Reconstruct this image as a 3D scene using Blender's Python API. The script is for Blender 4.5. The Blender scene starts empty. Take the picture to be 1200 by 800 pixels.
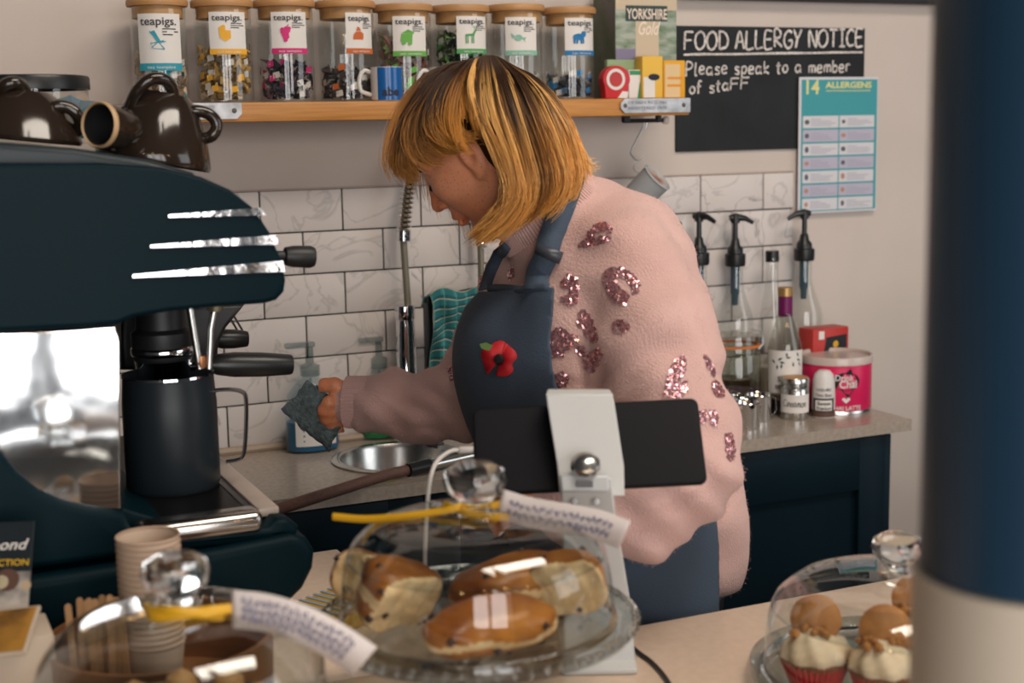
import bpy, bmesh, math, random
import numpy as np
from mathutils import Matrix, Vector
random.seed(7); np.random.seed(7)
PI = math.pi
C = bpy.context.scene.collection
scene = bpy.context.scene

# ------------------------------------------------------------------ camera
F = 1667.0                                  # focal length in pixels of a 1200x800 frame
YAW, PITCH, ROLL = math.radians(24.472), math.radians(8.606), math.radians(-1.061)
CAM = np.array([-0.635, -2.446, 1.464])
def _axes():
    cy, sy, cp, sp = math.cos(YAW), math.sin(YAW), math.cos(PITCH), math.sin(PITCH)
    f = np.array([sy*cp, cy*cp, -sp]); r = np.array([cy, -sy, 0.0]); u = np.cross(r, f)
    cr, sr = math.cos(ROLL), math.sin(ROLL)
    return cr*r+sr*u, -sr*r+cr*u, f
AR, AU, AF = _axes()
cam_data = bpy.data.cameras.new('camera'); cam = bpy.data.objects.new('camera', cam_data); C.objects.link(cam)
cam_data.sensor_width = 36.0; cam_data.lens = 36.0*F/1200.0; cam_data.clip_start = 0.02
M = Matrix(((AR[0], AU[0], -AF[0], CAM[0]), (AR[1], AU[1], -AF[1], CAM[1]), (AR[2], AU[2], -AF[2], CAM[2]), (0, 0, 0, 1)))
cam.matrix_world = M
cam_data.dof.use_dof = True; cam_data.dof.focus_distance = 2.0; cam_data.dof.aperture_fstop = 4.5
scene.camera = cam

# ------------------------------------------------------------------ world, window light, exposure
scene.view_settings.view_transform = 'Standard'; scene.view_settings.look = 'None'
scene.view_settings.gamma = 1.0; scene.view_settings.use_curve_mapping = False
scene.view_settings.exposure = -0.45
wd = bpy.data.worlds.new('world'); scene.world = wd; wd.use_nodes = True
bg = wd.node_tree.nodes['Background']; bg.inputs['Color'].default_value = (0.80, 0.86, 0.92, 1); bg.inputs['Strength'].default_value = 0.06
def area(name, loc, target, sx, sy, power, col):
    l = bpy.data.lights.new(name, 'AREA'); l.shape = 'RECTANGLE'; l.size = sx; l.size_y = sy; l.energy = power; l.color = col
    o = bpy.data.objects.new(name, l); C.objects.link(o); o.location = loc
    o.rotation_euler = (Vector(target)-Vector(loc)).to_track_quat('-Z', 'Y').to_euler()
    return o
# the shop front: three tall panes of daylight behind the camera, to the right
for wx in (-1.7, -0.55, 0.6):
    area('shop_window_light', (wx, -5.5, 1.55), (wx*.6, 0, 1.35), 0.95, 2.3, 64, (1.0, 0.98, 0.97))
area('shop_window_light', (3.3, -3.3, 1.9), (0.3, -0.4, 1.1), 1.8, 1.9, 42, (0.94, 0.98, 1.0))
area('ceiling_lamp_light', (0.5, -1.8, 2.9), (0.3, -1.2, 1.0), 1.5, 0.5, 48, (1.0, 0.89, 0.76))
# warm filament bulbs strung across the shop behind the camera
for bx, by, bz in ((-1.9, -3.6, 2.35), (-1.8, -3.6, 2.25), (-0.9, -3.9, 2.4), (-0.85, -3.9, 2.3), (-0.1, -4.1, 2.45), (0.0, -4.05, 2.36), (0.05, -4.1, 2.28), (1.0, -4.2, 2.5), (1.05, -4.2, 2.4)):
    pl_ = bpy.data.lights.new('filament_bulb', 'POINT'); pl_.energy = 4.0; pl_.color = (1.0, 0.55, 0.2); pl_.shadow_soft_size = 0.028
    po_ = bpy.data.objects.new('filament_bulb', pl_); C.objects.link(po_); po_.location = (bx, by, bz)

# ------------------------------------------------------------------ pixel helpers (frame 1200x800)
def ray(x, y): return AF + AR*((x-600)/F) + AU*((400-y)/F)
def at(x, y, d): return CAM + ray(x, y)*d
def onY(x, y, Y): r = ray(x, y); return CAM + r*((Y-CAM[1])/r[1])
def onZ(x, y, Z): r = ray(x, y); return CAM + r*((Z-CAM[2])/r[2])
def onX(x, y, X): r = ray(x, y); return CAM + r*((X-CAM[0])/r[0])
def depth(p): return float((np.array(p)-CAM) @ AF)
def tocam(p): d = np.asarray(p)-CAM; return np.stack([d @ AR, d @ AU, d @ AF], -1)
def fromcam(c): return CAM + c[..., 0:1]*AR + c[..., 1:2]*AU + c[..., 2:3]*AF
def pc(x, y, d): return np.array([(x-600)/F*d, (400-y)/F*d, d])      # pixel and depth -> camera frame

# ------------------------------------------------------------------ materials
def nt(m):
    m.use_nodes = True; return m.node_tree.nodes, m.node_tree.links
def mat(name, col, rough=0.5, metal=0.0, noise=0.0, nscale=8.0, bump=0.0, bscale=60.0, col2=None, spec=0.5, coat=0.0, emit=None, sheen=0.0, stretch=None, sub=0.0, trans=0.0, ior=1.45, detail=4.0):
    m = bpy.data.materials.new(name); N, L = nt(m); b = N['Principled BSDF']
    b.inputs['Base Color'].default_value = (*col, 1); b.inputs['Roughness'].default_value = rough; b.inputs['Metallic'].default_value = metal
    b.inputs['Specular IOR Level'].default_value = spec; b.inputs['Coat Weight'].default_value = coat; b.inputs['Sheen Weight'].default_value = sheen
    b.inputs['IOR'].default_value = ior; b.inputs['Transmission Weight'].default_value = trans
    if sub: b.inputs['Subsurface Weight'].default_value = sub; b.inputs['Subsurface Radius'].default_value = (0.012, 0.005, 0.003); b.inputs['Subsurface Scale'].default_value = 0.6
    if emit: b.inputs['Emission Color'].default_value = (*emit[0], 1); b.inputs['Emission Strength'].default_value = emit[1]
    vec = None
    if noise or bump or col2:
        tc = N.new('ShaderNodeTexCoord'); mp = N.new('ShaderNodeMapping'); L.new(tc.outputs['Object'], mp.inputs['Vector']); vec = mp.outputs['Vector']
        if stretch: mp.inputs['Scale'].default_value = stretch
    if noise or col2:
        n = N.new('ShaderNodeTexNoise'); n.inputs['Scale'].default_value = nscale; n.inputs['Detail'].default_value = detail; L.new(vec, n.inputs['Vector'])
        r = N.new('ShaderNodeValToRGB'); L.new(n.outputs['Fac'], r.inputs['Fac'])
        c2 = col2 if col2 else tuple(min(1, c*(1+noise)) for c in col); c1 = col if col2 else tuple(c*(1-noise) for c in col)
        r.color_ramp.elements[0].position = 0.35; r.color_ramp.elements[1].position = 0.65
        r.color_ramp.elements[0].color = (*c1, 1); r.color_ramp.elements[1].color = (*c2, 1); L.new(r.outputs['Color'], b.inputs['Base Color'])
    if bump:
        n2 = N.new('ShaderNodeTexNoise'); n2.inputs['Scale'].default_value = bscale; n2.inputs['Detail'].default_value = 3; L.new(vec, n2.inputs['Vector'])
        bp = N.new('ShaderNodeBump'); bp.inputs['Strength'].default_value = bump; bp.inputs['Distance'].default_value = 0.004
        L.new(n2.outputs['Fac'], bp.inputs['Height']); L.new(bp.outputs['Normal'], b.inputs['Normal'])
    return m
def thin_glass(name, tint=(0.96, 0.98, 0.97), rough=0.0):
    m = bpy.data.materials.new(name); N, L = nt(m); N.remove(N['Principled BSDF']); out = N['Material Output']
    t = N.new('ShaderNodeBsdfTransparent'); t.inputs['Color'].default_value = (*tint, 1)
    g = N.new('ShaderNodeBsdfGlossy'); g.inputs['Roughness'].default_value = rough; g.inputs['Color'].default_value = (1, 1, 1, 1)
    lw = N.new('ShaderNodeLayerWeight'); lw.inputs['Blend'].default_value = 0.5
    pw = N.new('ShaderNodeMath'); pw.operation = 'POWER'; pw.inputs[1].default_value = 4.0; L.new(lw.outputs['Facing'], pw.inputs[0])
    fr = N.new('ShaderNodeMath'); fr.operation = 'MULTIPLY_ADD'; fr.inputs[1].default_value = 0.75; fr.inputs[2].default_value = 0.05; L.new(pw.outputs[0], fr.inputs[0])
    mx = N.new('ShaderNodeMixShader'); L.new(fr.outputs[0], mx.inputs['Fac']); L.new(t.outputs['BSDF'], mx.inputs[1]); L.new(g.outputs['BSDF'], mx.inputs[2])
    L.new(mx.outputs['Shader'], out.inputs['Surface'])
    return m
def attr_mat(name, attr='tint', rough=0.6, spec=0.3, sheen=0.0, aniso=0.0, bump=0.0):
    m = bpy.data.materials.new(name); N, L = nt(m); b = N['Principled BSDF']
    a = N.new('ShaderNodeAttribute'); a.attribute_name = attr; L.new(a.outputs['Color'], b.inputs['Base Color'])
    b.inputs['Roughness'].default_value = rough; b.inputs['Specular IOR Level'].default_value = spec; b.inputs['Sheen Weight'].default_value = sheen
    return m
_mc = {}
def flat(col, rough=0.6, spec=0.3):                                  # a plain printed or plastic colour, cached
    k = (tuple(round(c, 3) for c in col), rough, spec)
    if k not in _mc: _mc[k] = mat('plain_colour', col, rough, spec=spec)
    return _mc[k]

# ------------------------------------------------------------------ mesh building
class MB:
    def __init__(s): s.v = []; s.f = []; s.m = []
    def add(s, v, f, M=None, mi=0):
        o = len(s.v)
        if M is not None: v = [tuple(M @ Vector(p)) for p in v]
        s.v += [tuple(map(float, p)) for p in v]; s.f += [tuple(i+o for i in q) for q in f]; s.m += [mi]*len(f); return s
    def box(s, c, d, M=None, bev=0.0, seg=2, mi=0):
        bm = bmesh.new(); bmesh.ops.create_cube(bm, size=1.0)
        for v in bm.verts: v.co = Vector((v.co.x*d[0]+c[0], v.co.y*d[1]+c[1], v.co.z*d[2]+c[2]))
        if bev: bmesh.ops.bevel(bm, geom=bm.edges[:], offset=bev, segments=seg, profile=0.5, affect='EDGES')
        bm.verts.index_update()
        s.add([v.co[:] for v in bm.verts], [[v.index for v in f.verts] for f in bm.faces], M, mi); bm.free(); return s
    def lathe(s, prof, n=32, M=None, c=(0, 0, 0), mi=0, a0=0.0, a1=2*PI):
        full = abs(a1-a0-2*PI) < 1e-6; cols = n if full else n+1; v = []; f = []
        for i in range(cols):
            a = a0+(a1-a0)*i/n
            for r, z in prof: v.append((c[0]+r*math.cos(a), c[1]+r*math.sin(a), c[2]+z))
        k = len(prof)
        for i in range(n):
            j = (i+1) % cols
            for t in range(k-1): f.append((i*k+t, j*k+t, j*k+t+1, i*k+t+1))
        # drop degenerate quads on the axis
        g = []
        for q in f:
            p = []
            for i in q:
                if all(sum((v[i][t]-v[x][t])**2 for t in range(3)) > 1e-16 for x in p): p.append(i)
            if len(p) > 2: g.append(p)
        s.add(v, g, M, mi); return s
    def tube(s, pts, r, n=8, cap=True, mi=0, flatten=None, M=None):
        pts = [Vector(p) for p in pts]; k = len(pts); rs = r if isinstance(r, (list, tuple, np.ndarray)) else [r]*k
        v = []; f = []; up = None
        for i in range(k):
            t = (pts[min(i+1, k-1)]-pts[max(i-1, 0)])
            if t.length < 1e-9: t = Vector((0, 0, 1))
            t.normalize()
            if up is None: up = t.orthogonal().normalized() if flatten is None else (Vector(flatten)-t*t.dot(Vector(flatten))).normalized()
            else: up = (up-t*t.dot(up)); up = up.normalized() if up.length > 1e-6 else t.orthogonal().normalized()
            w = t.cross(up)
            for j in range(n):
                a = 2*PI*j/n; v.append(pts[i]+(up*math.cos(a)*(0.35 if flatten is not None else 1)+w*math.sin(a))*rs[i])
        for i in range(k-1):
            for j in range(n): f.append((i*n+j, i*n+(j+1) % n, (i+1)*n+(j+1) % n, (i+1)*n+j))
        if cap: f.append(tuple(range(n-1, -1, -1))); f.append(tuple((k-1)*n+j for j in range(n)))
        s.add(v, f, M, mi); return s
    def prism(s, poly, h, M=None, mi=0, bev=0.0):                      # polygon in local XY, extruded h along Z
        bm = bmesh.new(); vs = [bm.verts.new((p[0], p[1], 0)) for p in poly]; fc = bm.faces.new(vs); bm.normal_update()
        r = bmesh.ops.extrude_face_region(bm, geom=[fc])
        bmesh.ops.translate(bm, verts=[e for e in r['geom'] if isinstance(e, bmesh.types.BMVert)], vec=(0, 0, h))
        bmesh.ops.recalc_face_normals(bm, faces=bm.faces[:])
        if bev:
            ed = [e for e in bm.edges if abs((e.verts[0].co-e.verts[1].co).z) < 1e-6]
            bmesh.ops.bevel(bm, geom=ed, offset=bev, segments=3, profile=0.5, affect='EDGES')
        bmesh.ops.triangulate(bm, faces=[f for f in bm.faces if len(f.verts) > 4])
        bm.verts.index_update()
        s.add([v.co[:] for v in bm.verts], [[v.index for v in f.verts] for f in bm.faces], M, mi); bm.free(); return s
    def build(s, name, m, parent=None, smooth=True, ang=38, loc=None):
        me = bpy.data.meshes.new(name); me.from_pydata(s.v, [], s.f); me.update()
        ms = m if isinstance(m, (list, tuple)) else [m]
        for x in ms: me.materials.append(x)
        if len(ms) > 1: me.polygons.foreach_set('material_index', s.m)
        if smooth:
            me.polygons.foreach_set('use_smooth', [True]*len(me.polygons)); me.set_sharp_from_angle(angle=math.radians(ang))
        o = bpy.data.objects.new(name, me); C.objects.link(o)
        if parent is not None: o.parent = parent
        if loc is not None: o.location = loc
        return o
def tag(o, label=None, cat=None, group=None, kind=None):
    if label: o['label'] = label
    if cat: o['category'] = cat
    if group: o['group'] = group
    if kind: o['kind'] = kind
    return o
def thing(name, label, cat, loc=(0, 0, 0), rz=0.0, group=None, rot=None):
    o = bpy.data.objects.new(name, None); o.empty_display_size = 0.05; C.objects.link(o); o.location = tuple(float(x) for x in loc)
    o.rotation_euler = rot if rot is not None else (0, 0, rz); return tag(o, label, cat, group)
def struct(name, mb, m, **k): return tag(mb.build(name, m, **k), kind='structure')
def copy_tree(o, parent=None):
    c = o.copy(); C.objects.link(c); c.parent = parent
    for ch in list(o.children): copy_tree(ch, c)
    return c
def vframe(o, x, y):                                                 # matrix with local x, y axes and origin
    x = Vector(x).normalized(); y = Vector(y); y = (y-x*x.dot(y)).normalized(); z = x.cross(y)
    return Matrix(((x.x, y.x, z.x, o[0]), (x.y, y.y, z.y, o[1]), (x.z, y.z, z.z, o[2]), (0, 0, 0, 1)))
def axis_frame(o, z, hint=(0, 0, 1)):                                # matrix whose local z points along z
    z = Vector(z).normalized(); h = Vector(hint)
    if abs(z.dot(h)) > 0.98: h = Vector((1, 0, 0))
    x = h.cross(z).normalized(); y = z.cross(x)
    return Matrix(((x.x, y.x, z.x, o[0]), (x.y, y.y, z.y, o[1]), (x.z, y.z, z.z, o[2]), (0, 0, 0, 1)))
def spline(pts, n=8):                                                # Catmull-Rom through points
    P = [np.array(p, float) for p in pts]; P = [2*P[0]-P[1]]+P+[2*P[-1]-P[-2]]; out = []
    for i in range(1, len(P)-2):
        for k in range(n):
            t = k/n; a, b, c, d = P[i-1], P[i], P[i+1], P[i+2]
            out.append(0.5*((2*b)+(-a+c)*t+(2*a-5*b+4*c-d)*t*t+(-a+3*b-3*c+d)*t**3))
    out.append(P[-2]); return out

# lettering: the built-in font turned into flat mesh, (x, y) lists
_tc = {}
def text2d(s, size=1.0, bold=0.0, align='LEFT', shear=0.0, width=None):
    key = (s, bold, align, shear)
    if key not in _tc:
        cu = bpy.data.curves.new('lettering', 'FONT'); cu.body = s; cu.size = 1.0; cu.offset = bold; cu.align_x = align; cu.shear = shear; cu.resolution_u = 3
        ob = bpy.data.objects.new('lettering', cu); C.objects.link(ob)
        dg = bpy.context.evaluated_depsgraph_get(); me = bpy.data.meshes.new_from_object(ob.evaluated_get(dg))
        _tc[key] = ([(v.co.x, v.co.y) for v in me.vertices], [tuple(p.vertices) for p in me.polygons])
        bpy.data.objects.remove(ob); bpy.data.curves.remove(cu); bpy.data.meshes.remove(me)
    v, f = _tc[key]; sx = size
    if width:
        w = max(p[0] for p in v)-min(p[0] for p in v); sx = width/w
    return [(x*sx, y*size) for x, y in v], f
def put2d(mb, vf, fn, mi=0):                                         # place 2D print with fn(x, y) -> point
    mb.add([tuple(fn(x, y)) for x, y in vf[0]], vf[1], None, mi)
def poly2d(pts): return (list(pts), [tuple(range(len(pts)))])
def rect2d(x0, y0, x1, y1, nx=1):
    v = []; f = []
    for i in range(nx+1): x = x0+(x1-x0)*i/nx; v += [(x, y0), (x, y1)]
    for i in range(nx): f.append((2*i, 2*i+2, 2*i+3, 2*i+1))
    return v, f
def disc2d(cx, cy, rx, ry=None, n=16): return poly2d([(cx+rx*math.cos(2*PI*i/n), cy+(ry or rx)*math.sin(2*PI*i/n)) for i in range(n)])
def stroke2d(pts, w):                                                # hand-drawn stroke: flat ribbon along a polyline
    v = []; f = []; P = [np.array(p, float) for p in pts]
    for i, p in enumerate(P):
        t = P[min(i+1, len(P)-1)]-P[max(i-1, 0)]; t = t/(np.linalg.norm(t)+1e-9); n = np.array([-t[1], t[0]])*w/2*(0.8+0.4*random.random())
        v += [tuple(p-n), tuple(p+n)]
    for i in range(len(P)-1): f.append((2*i, 2*i+2, 2*i+3, 2*i+1))
    return v, f
# ------------------------------------------------------------------ smooth implicit surfaces meshed on a grid
def surface_nets(fn, lo, hi, h):
    lo = np.array(lo, np.float32); n = np.ceil((np.array(hi)-lo)/h).astype(int)+1
    xs = [lo[i]+h*np.arange(n[i], dtype=np.float32) for i in range(3)]
    D = np.empty(n, np.float32)
    for i0 in range(0, n[0], 24):
        X, Y, Z = np.meshgrid(xs[0][i0:i0+24], xs[1], xs[2], indexing='ij'); D[i0:i0+24] = fn(X, Y, Z)
    S = D < 0; cnt = np.zeros(n-1, np.int8); acc = np.zeros((*(n-1), 3), np.float32)
    ne = np.zeros(n-1, np.float32); m = n-1
    sl = lambda o: tuple(slice(o[i], o[i]+m[i]) for i in range(3))
    cor = [(a, b, c) for a in (0, 1) for b in (0, 1) for c in (0, 1)]
    for a in cor: cnt += S[sl(a)]
    act = (cnt > 0) & (cnt < 8); idx = np.argwhere(act); ids = -np.ones(m, np.int64); ids[act] = np.arange(len(idx))
    P = np.zeros((len(idx), 3), np.float32); W = np.zeros(len(idx), np.float32)
    for a in cor:
        for ax in range(3):
            if a[ax]: continue
            b = list(a); b[ax] = 1
            da = D[idx[:, 0]+a[0], idx[:, 1]+a[1], idx[:, 2]+a[2]]; db = D[idx[:, 0]+b[0], idx[:, 1]+b[1], idx[:, 2]+b[2]]
            k = (da < 0) != (db < 0); t = np.where(k, da/np.where(k, da-db, 1), 0); q = np.tile(np.array(a, np.float32), (len(idx), 1)); q[:, ax] += t
            P[k] += q[k]; W[k] += 1
    P = (idx+P/np.maximum(W, 1)[:, None])*h+lo
    F_ = []
    for ax in range(3):
        u, v = (ax+1) % 3, (ax+2) % 3
        s0 = [slice(1, n[i]-1) for i in range(3)]; s0[ax] = slice(0, n[ax]-1); s1 = list(s0); s1[ax] = slice(1, n[ax])
        A, B = S[tuple(s0)], S[tuple(s1)]; e = np.argwhere(A != B)
        if not len(e): continue
        off = np.array([1, 1, 1]); off[ax] = 0; g = e+off; inside = A[tuple(e.T)]
        def cell(du, dv): c = g.copy(); c[:, u] -= du; c[:, v] -= dv; return ids[c[:, 0], c[:, 1], c[:, 2]]
        q = np.stack([cell(0, 0), cell(1, 0), cell(1, 1), cell(0, 1)], -1); q[~inside] = q[~inside][:, ::-1]; F_.append(q)
    return P, np.concatenate(F_)
def smin(a, b, k): hh = np.clip(.5+.5*(b-a)/k, 0, 1); return b*(1-hh)+a*hh-k*hh*(1-hh)
def smax(a, b, k): return -smin(-a, -b, k)
def cone(X, Y, Z, a, b, ra, rb):                                      # tapered capsule
    d = b-a; l2 = float(d @ d)+1e-12; t = np.clip(((X-a[0])*d[0]+(Y-a[1])*d[1]+(Z-a[2])*d[2])/l2, 0, 1)
    return np.sqrt((X-a[0]-t*d[0])**2+(Y-a[1]-t*d[1])**2+(Z-a[2]-t*d[2])**2)-(ra+(rb-ra)*t)
def ell(X, Y, Z, c, r, A=None):                                       # ellipsoid with axes A (rows)
    p = [X-c[0], Y-c[1], Z-c[2]]
    if A is not None: p = [p[0]*A[i][0]+p[1]*A[i][1]+p[2]*A[i][2] for i in range(3)]
    k0 = np.sqrt(sum((p[i]/r[i])**2 for i in range(3))); k1 = np.sqrt(sum((p[i]/r[i]**2)**2 for i in range(3)))+1e-9
    return k0*(k0-1)/k1
# ================================================================== the setting
TOP = 0.90                                   # worktop height
m_plaster = mat('wall_paint', (0.53, 0.455, 0.405), 0.75, noise=0.05, nscale=3.0, bump=0.08, bscale=25)
m_grout = mat('grout', (0.045, 0.05, 0.05), 0.9)
m_floor = mat('floor_vinyl', (0.11, 0.10, 0.095), 0.6, noise=0.2, nscale=6)
m_trimdark = mat('dark_trim', (0.012, 0.012, 0.013), 0.5)
m_navy = mat('navy_paint', (0.003, 0.012, 0.019), 0.45, spec=.15, noise=0.12, nscale=5)
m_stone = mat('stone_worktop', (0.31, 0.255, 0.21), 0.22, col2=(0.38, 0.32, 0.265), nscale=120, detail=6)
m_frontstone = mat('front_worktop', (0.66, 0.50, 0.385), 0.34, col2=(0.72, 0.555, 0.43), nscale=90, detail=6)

# marble-look tile: pale grey with thin veins, different on each tile
def tile_mat():
    m = bpy.data.materials.new('marble_tile'); N, L = nt(m); b = N['Principled BSDF']; b.inputs['Roughness'].default_value = 0.42; b.inputs['Specular IOR Level'].default_value = 0.3
    tc = N.new('ShaderNodeTexCoord'); oi = N.new('ShaderNodeObjectInfo'); ad = N.new('ShaderNodeVectorMath'); ad.operation = 'MULTIPLY_ADD'
    ad.inputs[1].default_value = (1, 1, 1); L.new(tc.outputs['Object'], ad.inputs[0])
    cmb = N.new('ShaderNodeCombineXYZ'); mu = N.new('ShaderNodeMath'); mu.operation = 'MULTIPLY'; mu.inputs[1].default_value = 7.3
    L.new(oi.outputs['Random'], mu.inputs[0]); L.new(mu.outputs[0], cmb.inputs[0]); L.new(mu.outputs[0], cmb.inputs[2]); L.new(cmb.outputs[0], ad.inputs[2])
    n = N.new('ShaderNodeTexNoise'); n.inputs['Scale'].default_value = 7; n.inputs['Detail'].default_value = 5; n.inputs['Distortion'].default_value = 1.2; L.new(ad.outputs[0], n.inputs['Vector'])
    r = N.new('ShaderNodeValToRGB'); L.new(n.outputs['Fac'], r.inputs['Fac']); e = r.color_ramp.elements
    W0 = (0.60, 0.54, 0.51, 1); e[0].position = 0.0; e[0].color = W0; e[1].position = 1.0; e[1].color = (0.57, 0.515, 0.485, 1)
    for p, c in ((0.455, W0), (0.475, (0.46, 0.42, 0.40, 1)), (0.495, W0), (0.335, W0), (0.345, (0.30, 0.27, 0.26, 1)), (0.355, W0)):
        x = e.new(p); x.color = c
    L.new(r.outputs['Color'], b.inputs['Base Color']); return m
m_tile = tile_mat()

struct('floor', MB().box((0.2, -2.0, -0.02), (8, 9, 0.04)), m_floor, smooth=False)
wall = struct('wall_back', MB().box((0.4, 0.056, 1.35), (6.4, 0.10, 2.7)), m_plaster, smooth=False)
MB().box((0.325, 0.0055, 1.135), (1.60, 0.003, 0.449)).build('grout_bed', m_grout, wall, smooth=False)
struct('trim_1', MB().box((2.16, -0.01, 1.86), (2.88, 0.035, 0.315), bev=0.004), m_trimdark)

# tiles: running bond, 150 x 75 mm, six rows
def tile_mesh(w, h):
    mb = MB(); mb.box((w/2, 0, h/2), (w-0.0028, 0.007, h-0.0028), bev=0.0012, seg=2)
    o = mb.build('tile', m_tile); me = o.data; bpy.data.objects.remove(o); return me
T = {w: tile_mesh(w, 0.075) for w in (0.15, 0.075)}
for r in range(6):
    z = 1.36-0.075*(r+1); x = -0.45 if r % 2 == 0 else -0.525
    if r % 2: x += 0.0
    while x < 1.12:
        w = 0.15 if x+0.15 <= 1.126 else 0.075
        o = bpy.data.objects.new('tile', T[w]); C.objects.link(o); o.location = (x, 0.0035, z); o.parent = wall; x += w
MB().tube([(-0.5, -0.004, 0.906), (1.125, -0.004, 0.906)], 0.0075, 8).build('sealant_bead', mat('sealant', (0.36, 0.27, 0.20), 0.5), wall)
MB().tube([(-0.5, 0.003, 1.361), (1.125, 0.003, 1.361)], 0.0018, 6).build('edge_bead', mat('edge_bead', (0.45, 0.36, 0.31), 0.6), wall)

# column close to the camera at the right, navy above and cream below
pcol = at(1207, 668, 0.80)
cz = float(pcol[2])
colm = struct('column_shaft', MB().lathe([(0, cz), (0.060, cz), (0.0605, cz+0.002), (0.0605, 2.7), (0, 2.7)], 48, c=(pcol[0], pcol[1], 0)), mat('column_navy', (0.012, 0.040, 0.075), 0.38))
MB().lathe([(0, 0), (0.0645, 0), (0.0645, cz-0.001), (0, cz-0.001)], 48, c=(pcol[0], pcol[1], 0)).build('column_foot', mat('column_cream', (0.62, 0.53, 0.42), 0.5), colm)

# ------------------------------------------------------------------ worktop by the wall, with the round sink let in
SX, SY, SR = *onZ(468, 537, TOP)[:2], 0.104
SY = -0.178
def slab_with_hole(x0, x1, y0, y1, cx, cy, r, z0, z1):
    mb = MB(); n = 48; per = []
    for i in range(n):
        a = 2*PI*i/n+PI/4; c, s_ = math.cos(a), math.sin(a); k = 1/max(abs(c), abs(s_))
        per.append((cx+c*k*(r+0.02), cy+s_*k*(r+0.02)))
    q0, q1, p0, p1 = cx-r-0.02, cx+r+0.02, cy-r-0.02, cy+r+0.02
    circ = [(cx+r*math.cos(2*PI*i/n+PI/4), cy+r*math.sin(2*PI*i/n+PI/4)) for i in range(n)]
    for z, fl in ((z1, 0), (z0, 1)):
        v = [(*p, z) for p in per]+[(*p, z) for p in circ]; f = [(i, (i+1) % n, n+(i+1) % n, n+i) for i in range(n)]
        mb.add(v, [q[::-1] for q in f] if fl else f)
    v = [(*p, z0) for p in circ]+[(*p, z1) for p in circ]; mb.add(v, [(i, (i+1) % n, n+(i+1) % n, n+i) for i in range(n)])
    for a, b, c_, d in ((x0, q0, y0, y1), (q1, x1, y0, y1), (q0, q1, y0, p0), (q0, q1, p1, y1)):
        mb.box(((a+b)/2, (c_+d)/2, (z0+z1)/2), (b-a, d-c_, z1-z0))
    return mb
t = thing('worktop', 'pale speckled stone worktop along the tiled wall under the bottles', 'worktop', (0, 0, 0))
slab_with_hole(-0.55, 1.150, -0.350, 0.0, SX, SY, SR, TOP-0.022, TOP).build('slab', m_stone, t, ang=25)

# base cabinets under it
def cabinet(x0, x1, label, doors, open_=False):
    c = thing('base_cabinet', label, 'cabinet', ((x0+x1)/2, -0.165, 0)); w = x1-x0
    b = MB()
    b.box((0, 0.155, 0.49), (w, 0.012, 0.774)); b.box((-w/2+0.009, 0.0, 0.49), (0.018, 0.30, 0.774)); b.box((w/2-0.009, 0.0, 0.49), (0.018, 0.30, 0.774))
    b.box((0, 0, 0.112), (w-0.036, 0.30, 0.018)); b.box((0, -0.125, 0.05), (w, 0.018, 0.10)); b.box((0, -0.13, 0.866), (w, 0.03, 0.022))
    b.build('body', m_navy, c, smooth=False)
    dw = (w-0.004)/doors
    for i in range(doors):
        cx = -w/2+0.002+dw*(i+0.5); y = -0.160
        d = MB(); s = 0.06; z0, z1 = 0.112, 0.872
        d.box((cx-dw/2+s/2+0.002, y, (z0+z1)/2), (s, 0.02, z1-z0), bev=0.0015); d.box((cx+dw/2-s/2-0.002, y, (z0+z1)/2), (s, 0.02, z1-z0), bev=0.0015)
        d.box((cx, y, z1-0.05), (dw-2*s-0.004, 0.02, 0.10), bev=0.0015); d.box((cx, y, z0+0.04), (dw-2*s-0.004, 0.02, 0.08), bev=0.0015)
        dd = d.build('door', m_navy, c)
        MB().box((cx, y+0.005, (z0+z1)/2), (dw-2*s-0.002, 0.006, z1-z0-0.17)).build('panel', m_navy, dd, smooth=False)
    return c
cabinet(0.53, 1.105, 'dark navy base cabinet with a recessed door panel, beside the column', 1)
cabinet(-0.20, 0.528, 'dark navy sink cabinet behind the person, under the steel sink', 2)
MB().box((1.115, -0.165, 0.435), (0.016, 0.32, 0.87), bev=0.002).build('end_panel', m_navy, tag(thing('cabinet_end_panel', 'tall navy end panel closing the row of cabinets', 'panel', (0, 0, 0)), None))

# front counter and the left wing on which the coffee machine stands
t = thing('service_counter', 'long beige counter in the foreground carrying cakes and the tablet', 'counter', (0, 0, 0))
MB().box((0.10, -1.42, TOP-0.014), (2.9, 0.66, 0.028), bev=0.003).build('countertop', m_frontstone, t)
MB().box((0.10, -1.43, 0.436), (2.8, 0.60, 0.872)).build('front_body', m_navy, t, smooth=False)
t = thing('side_counter', 'beige counter wing under the espresso machine', 'counter', (0, 0, 0))
mb = MB(); mb.box((-0.715, -0.864, TOP-0.014), (1.27, 0.448, 0.028), bev=0.003); mb.box((-0.80, -0.485, TOP-0.014), (1.10, 0.268, 0.028)); mb.build('countertop', m_frontstone, t)
MB().box((-0.74, -0.745, 0.436), (1.2, 0.66, 0.872)).build('front_body', m_navy, t, smooth=False)

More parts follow.
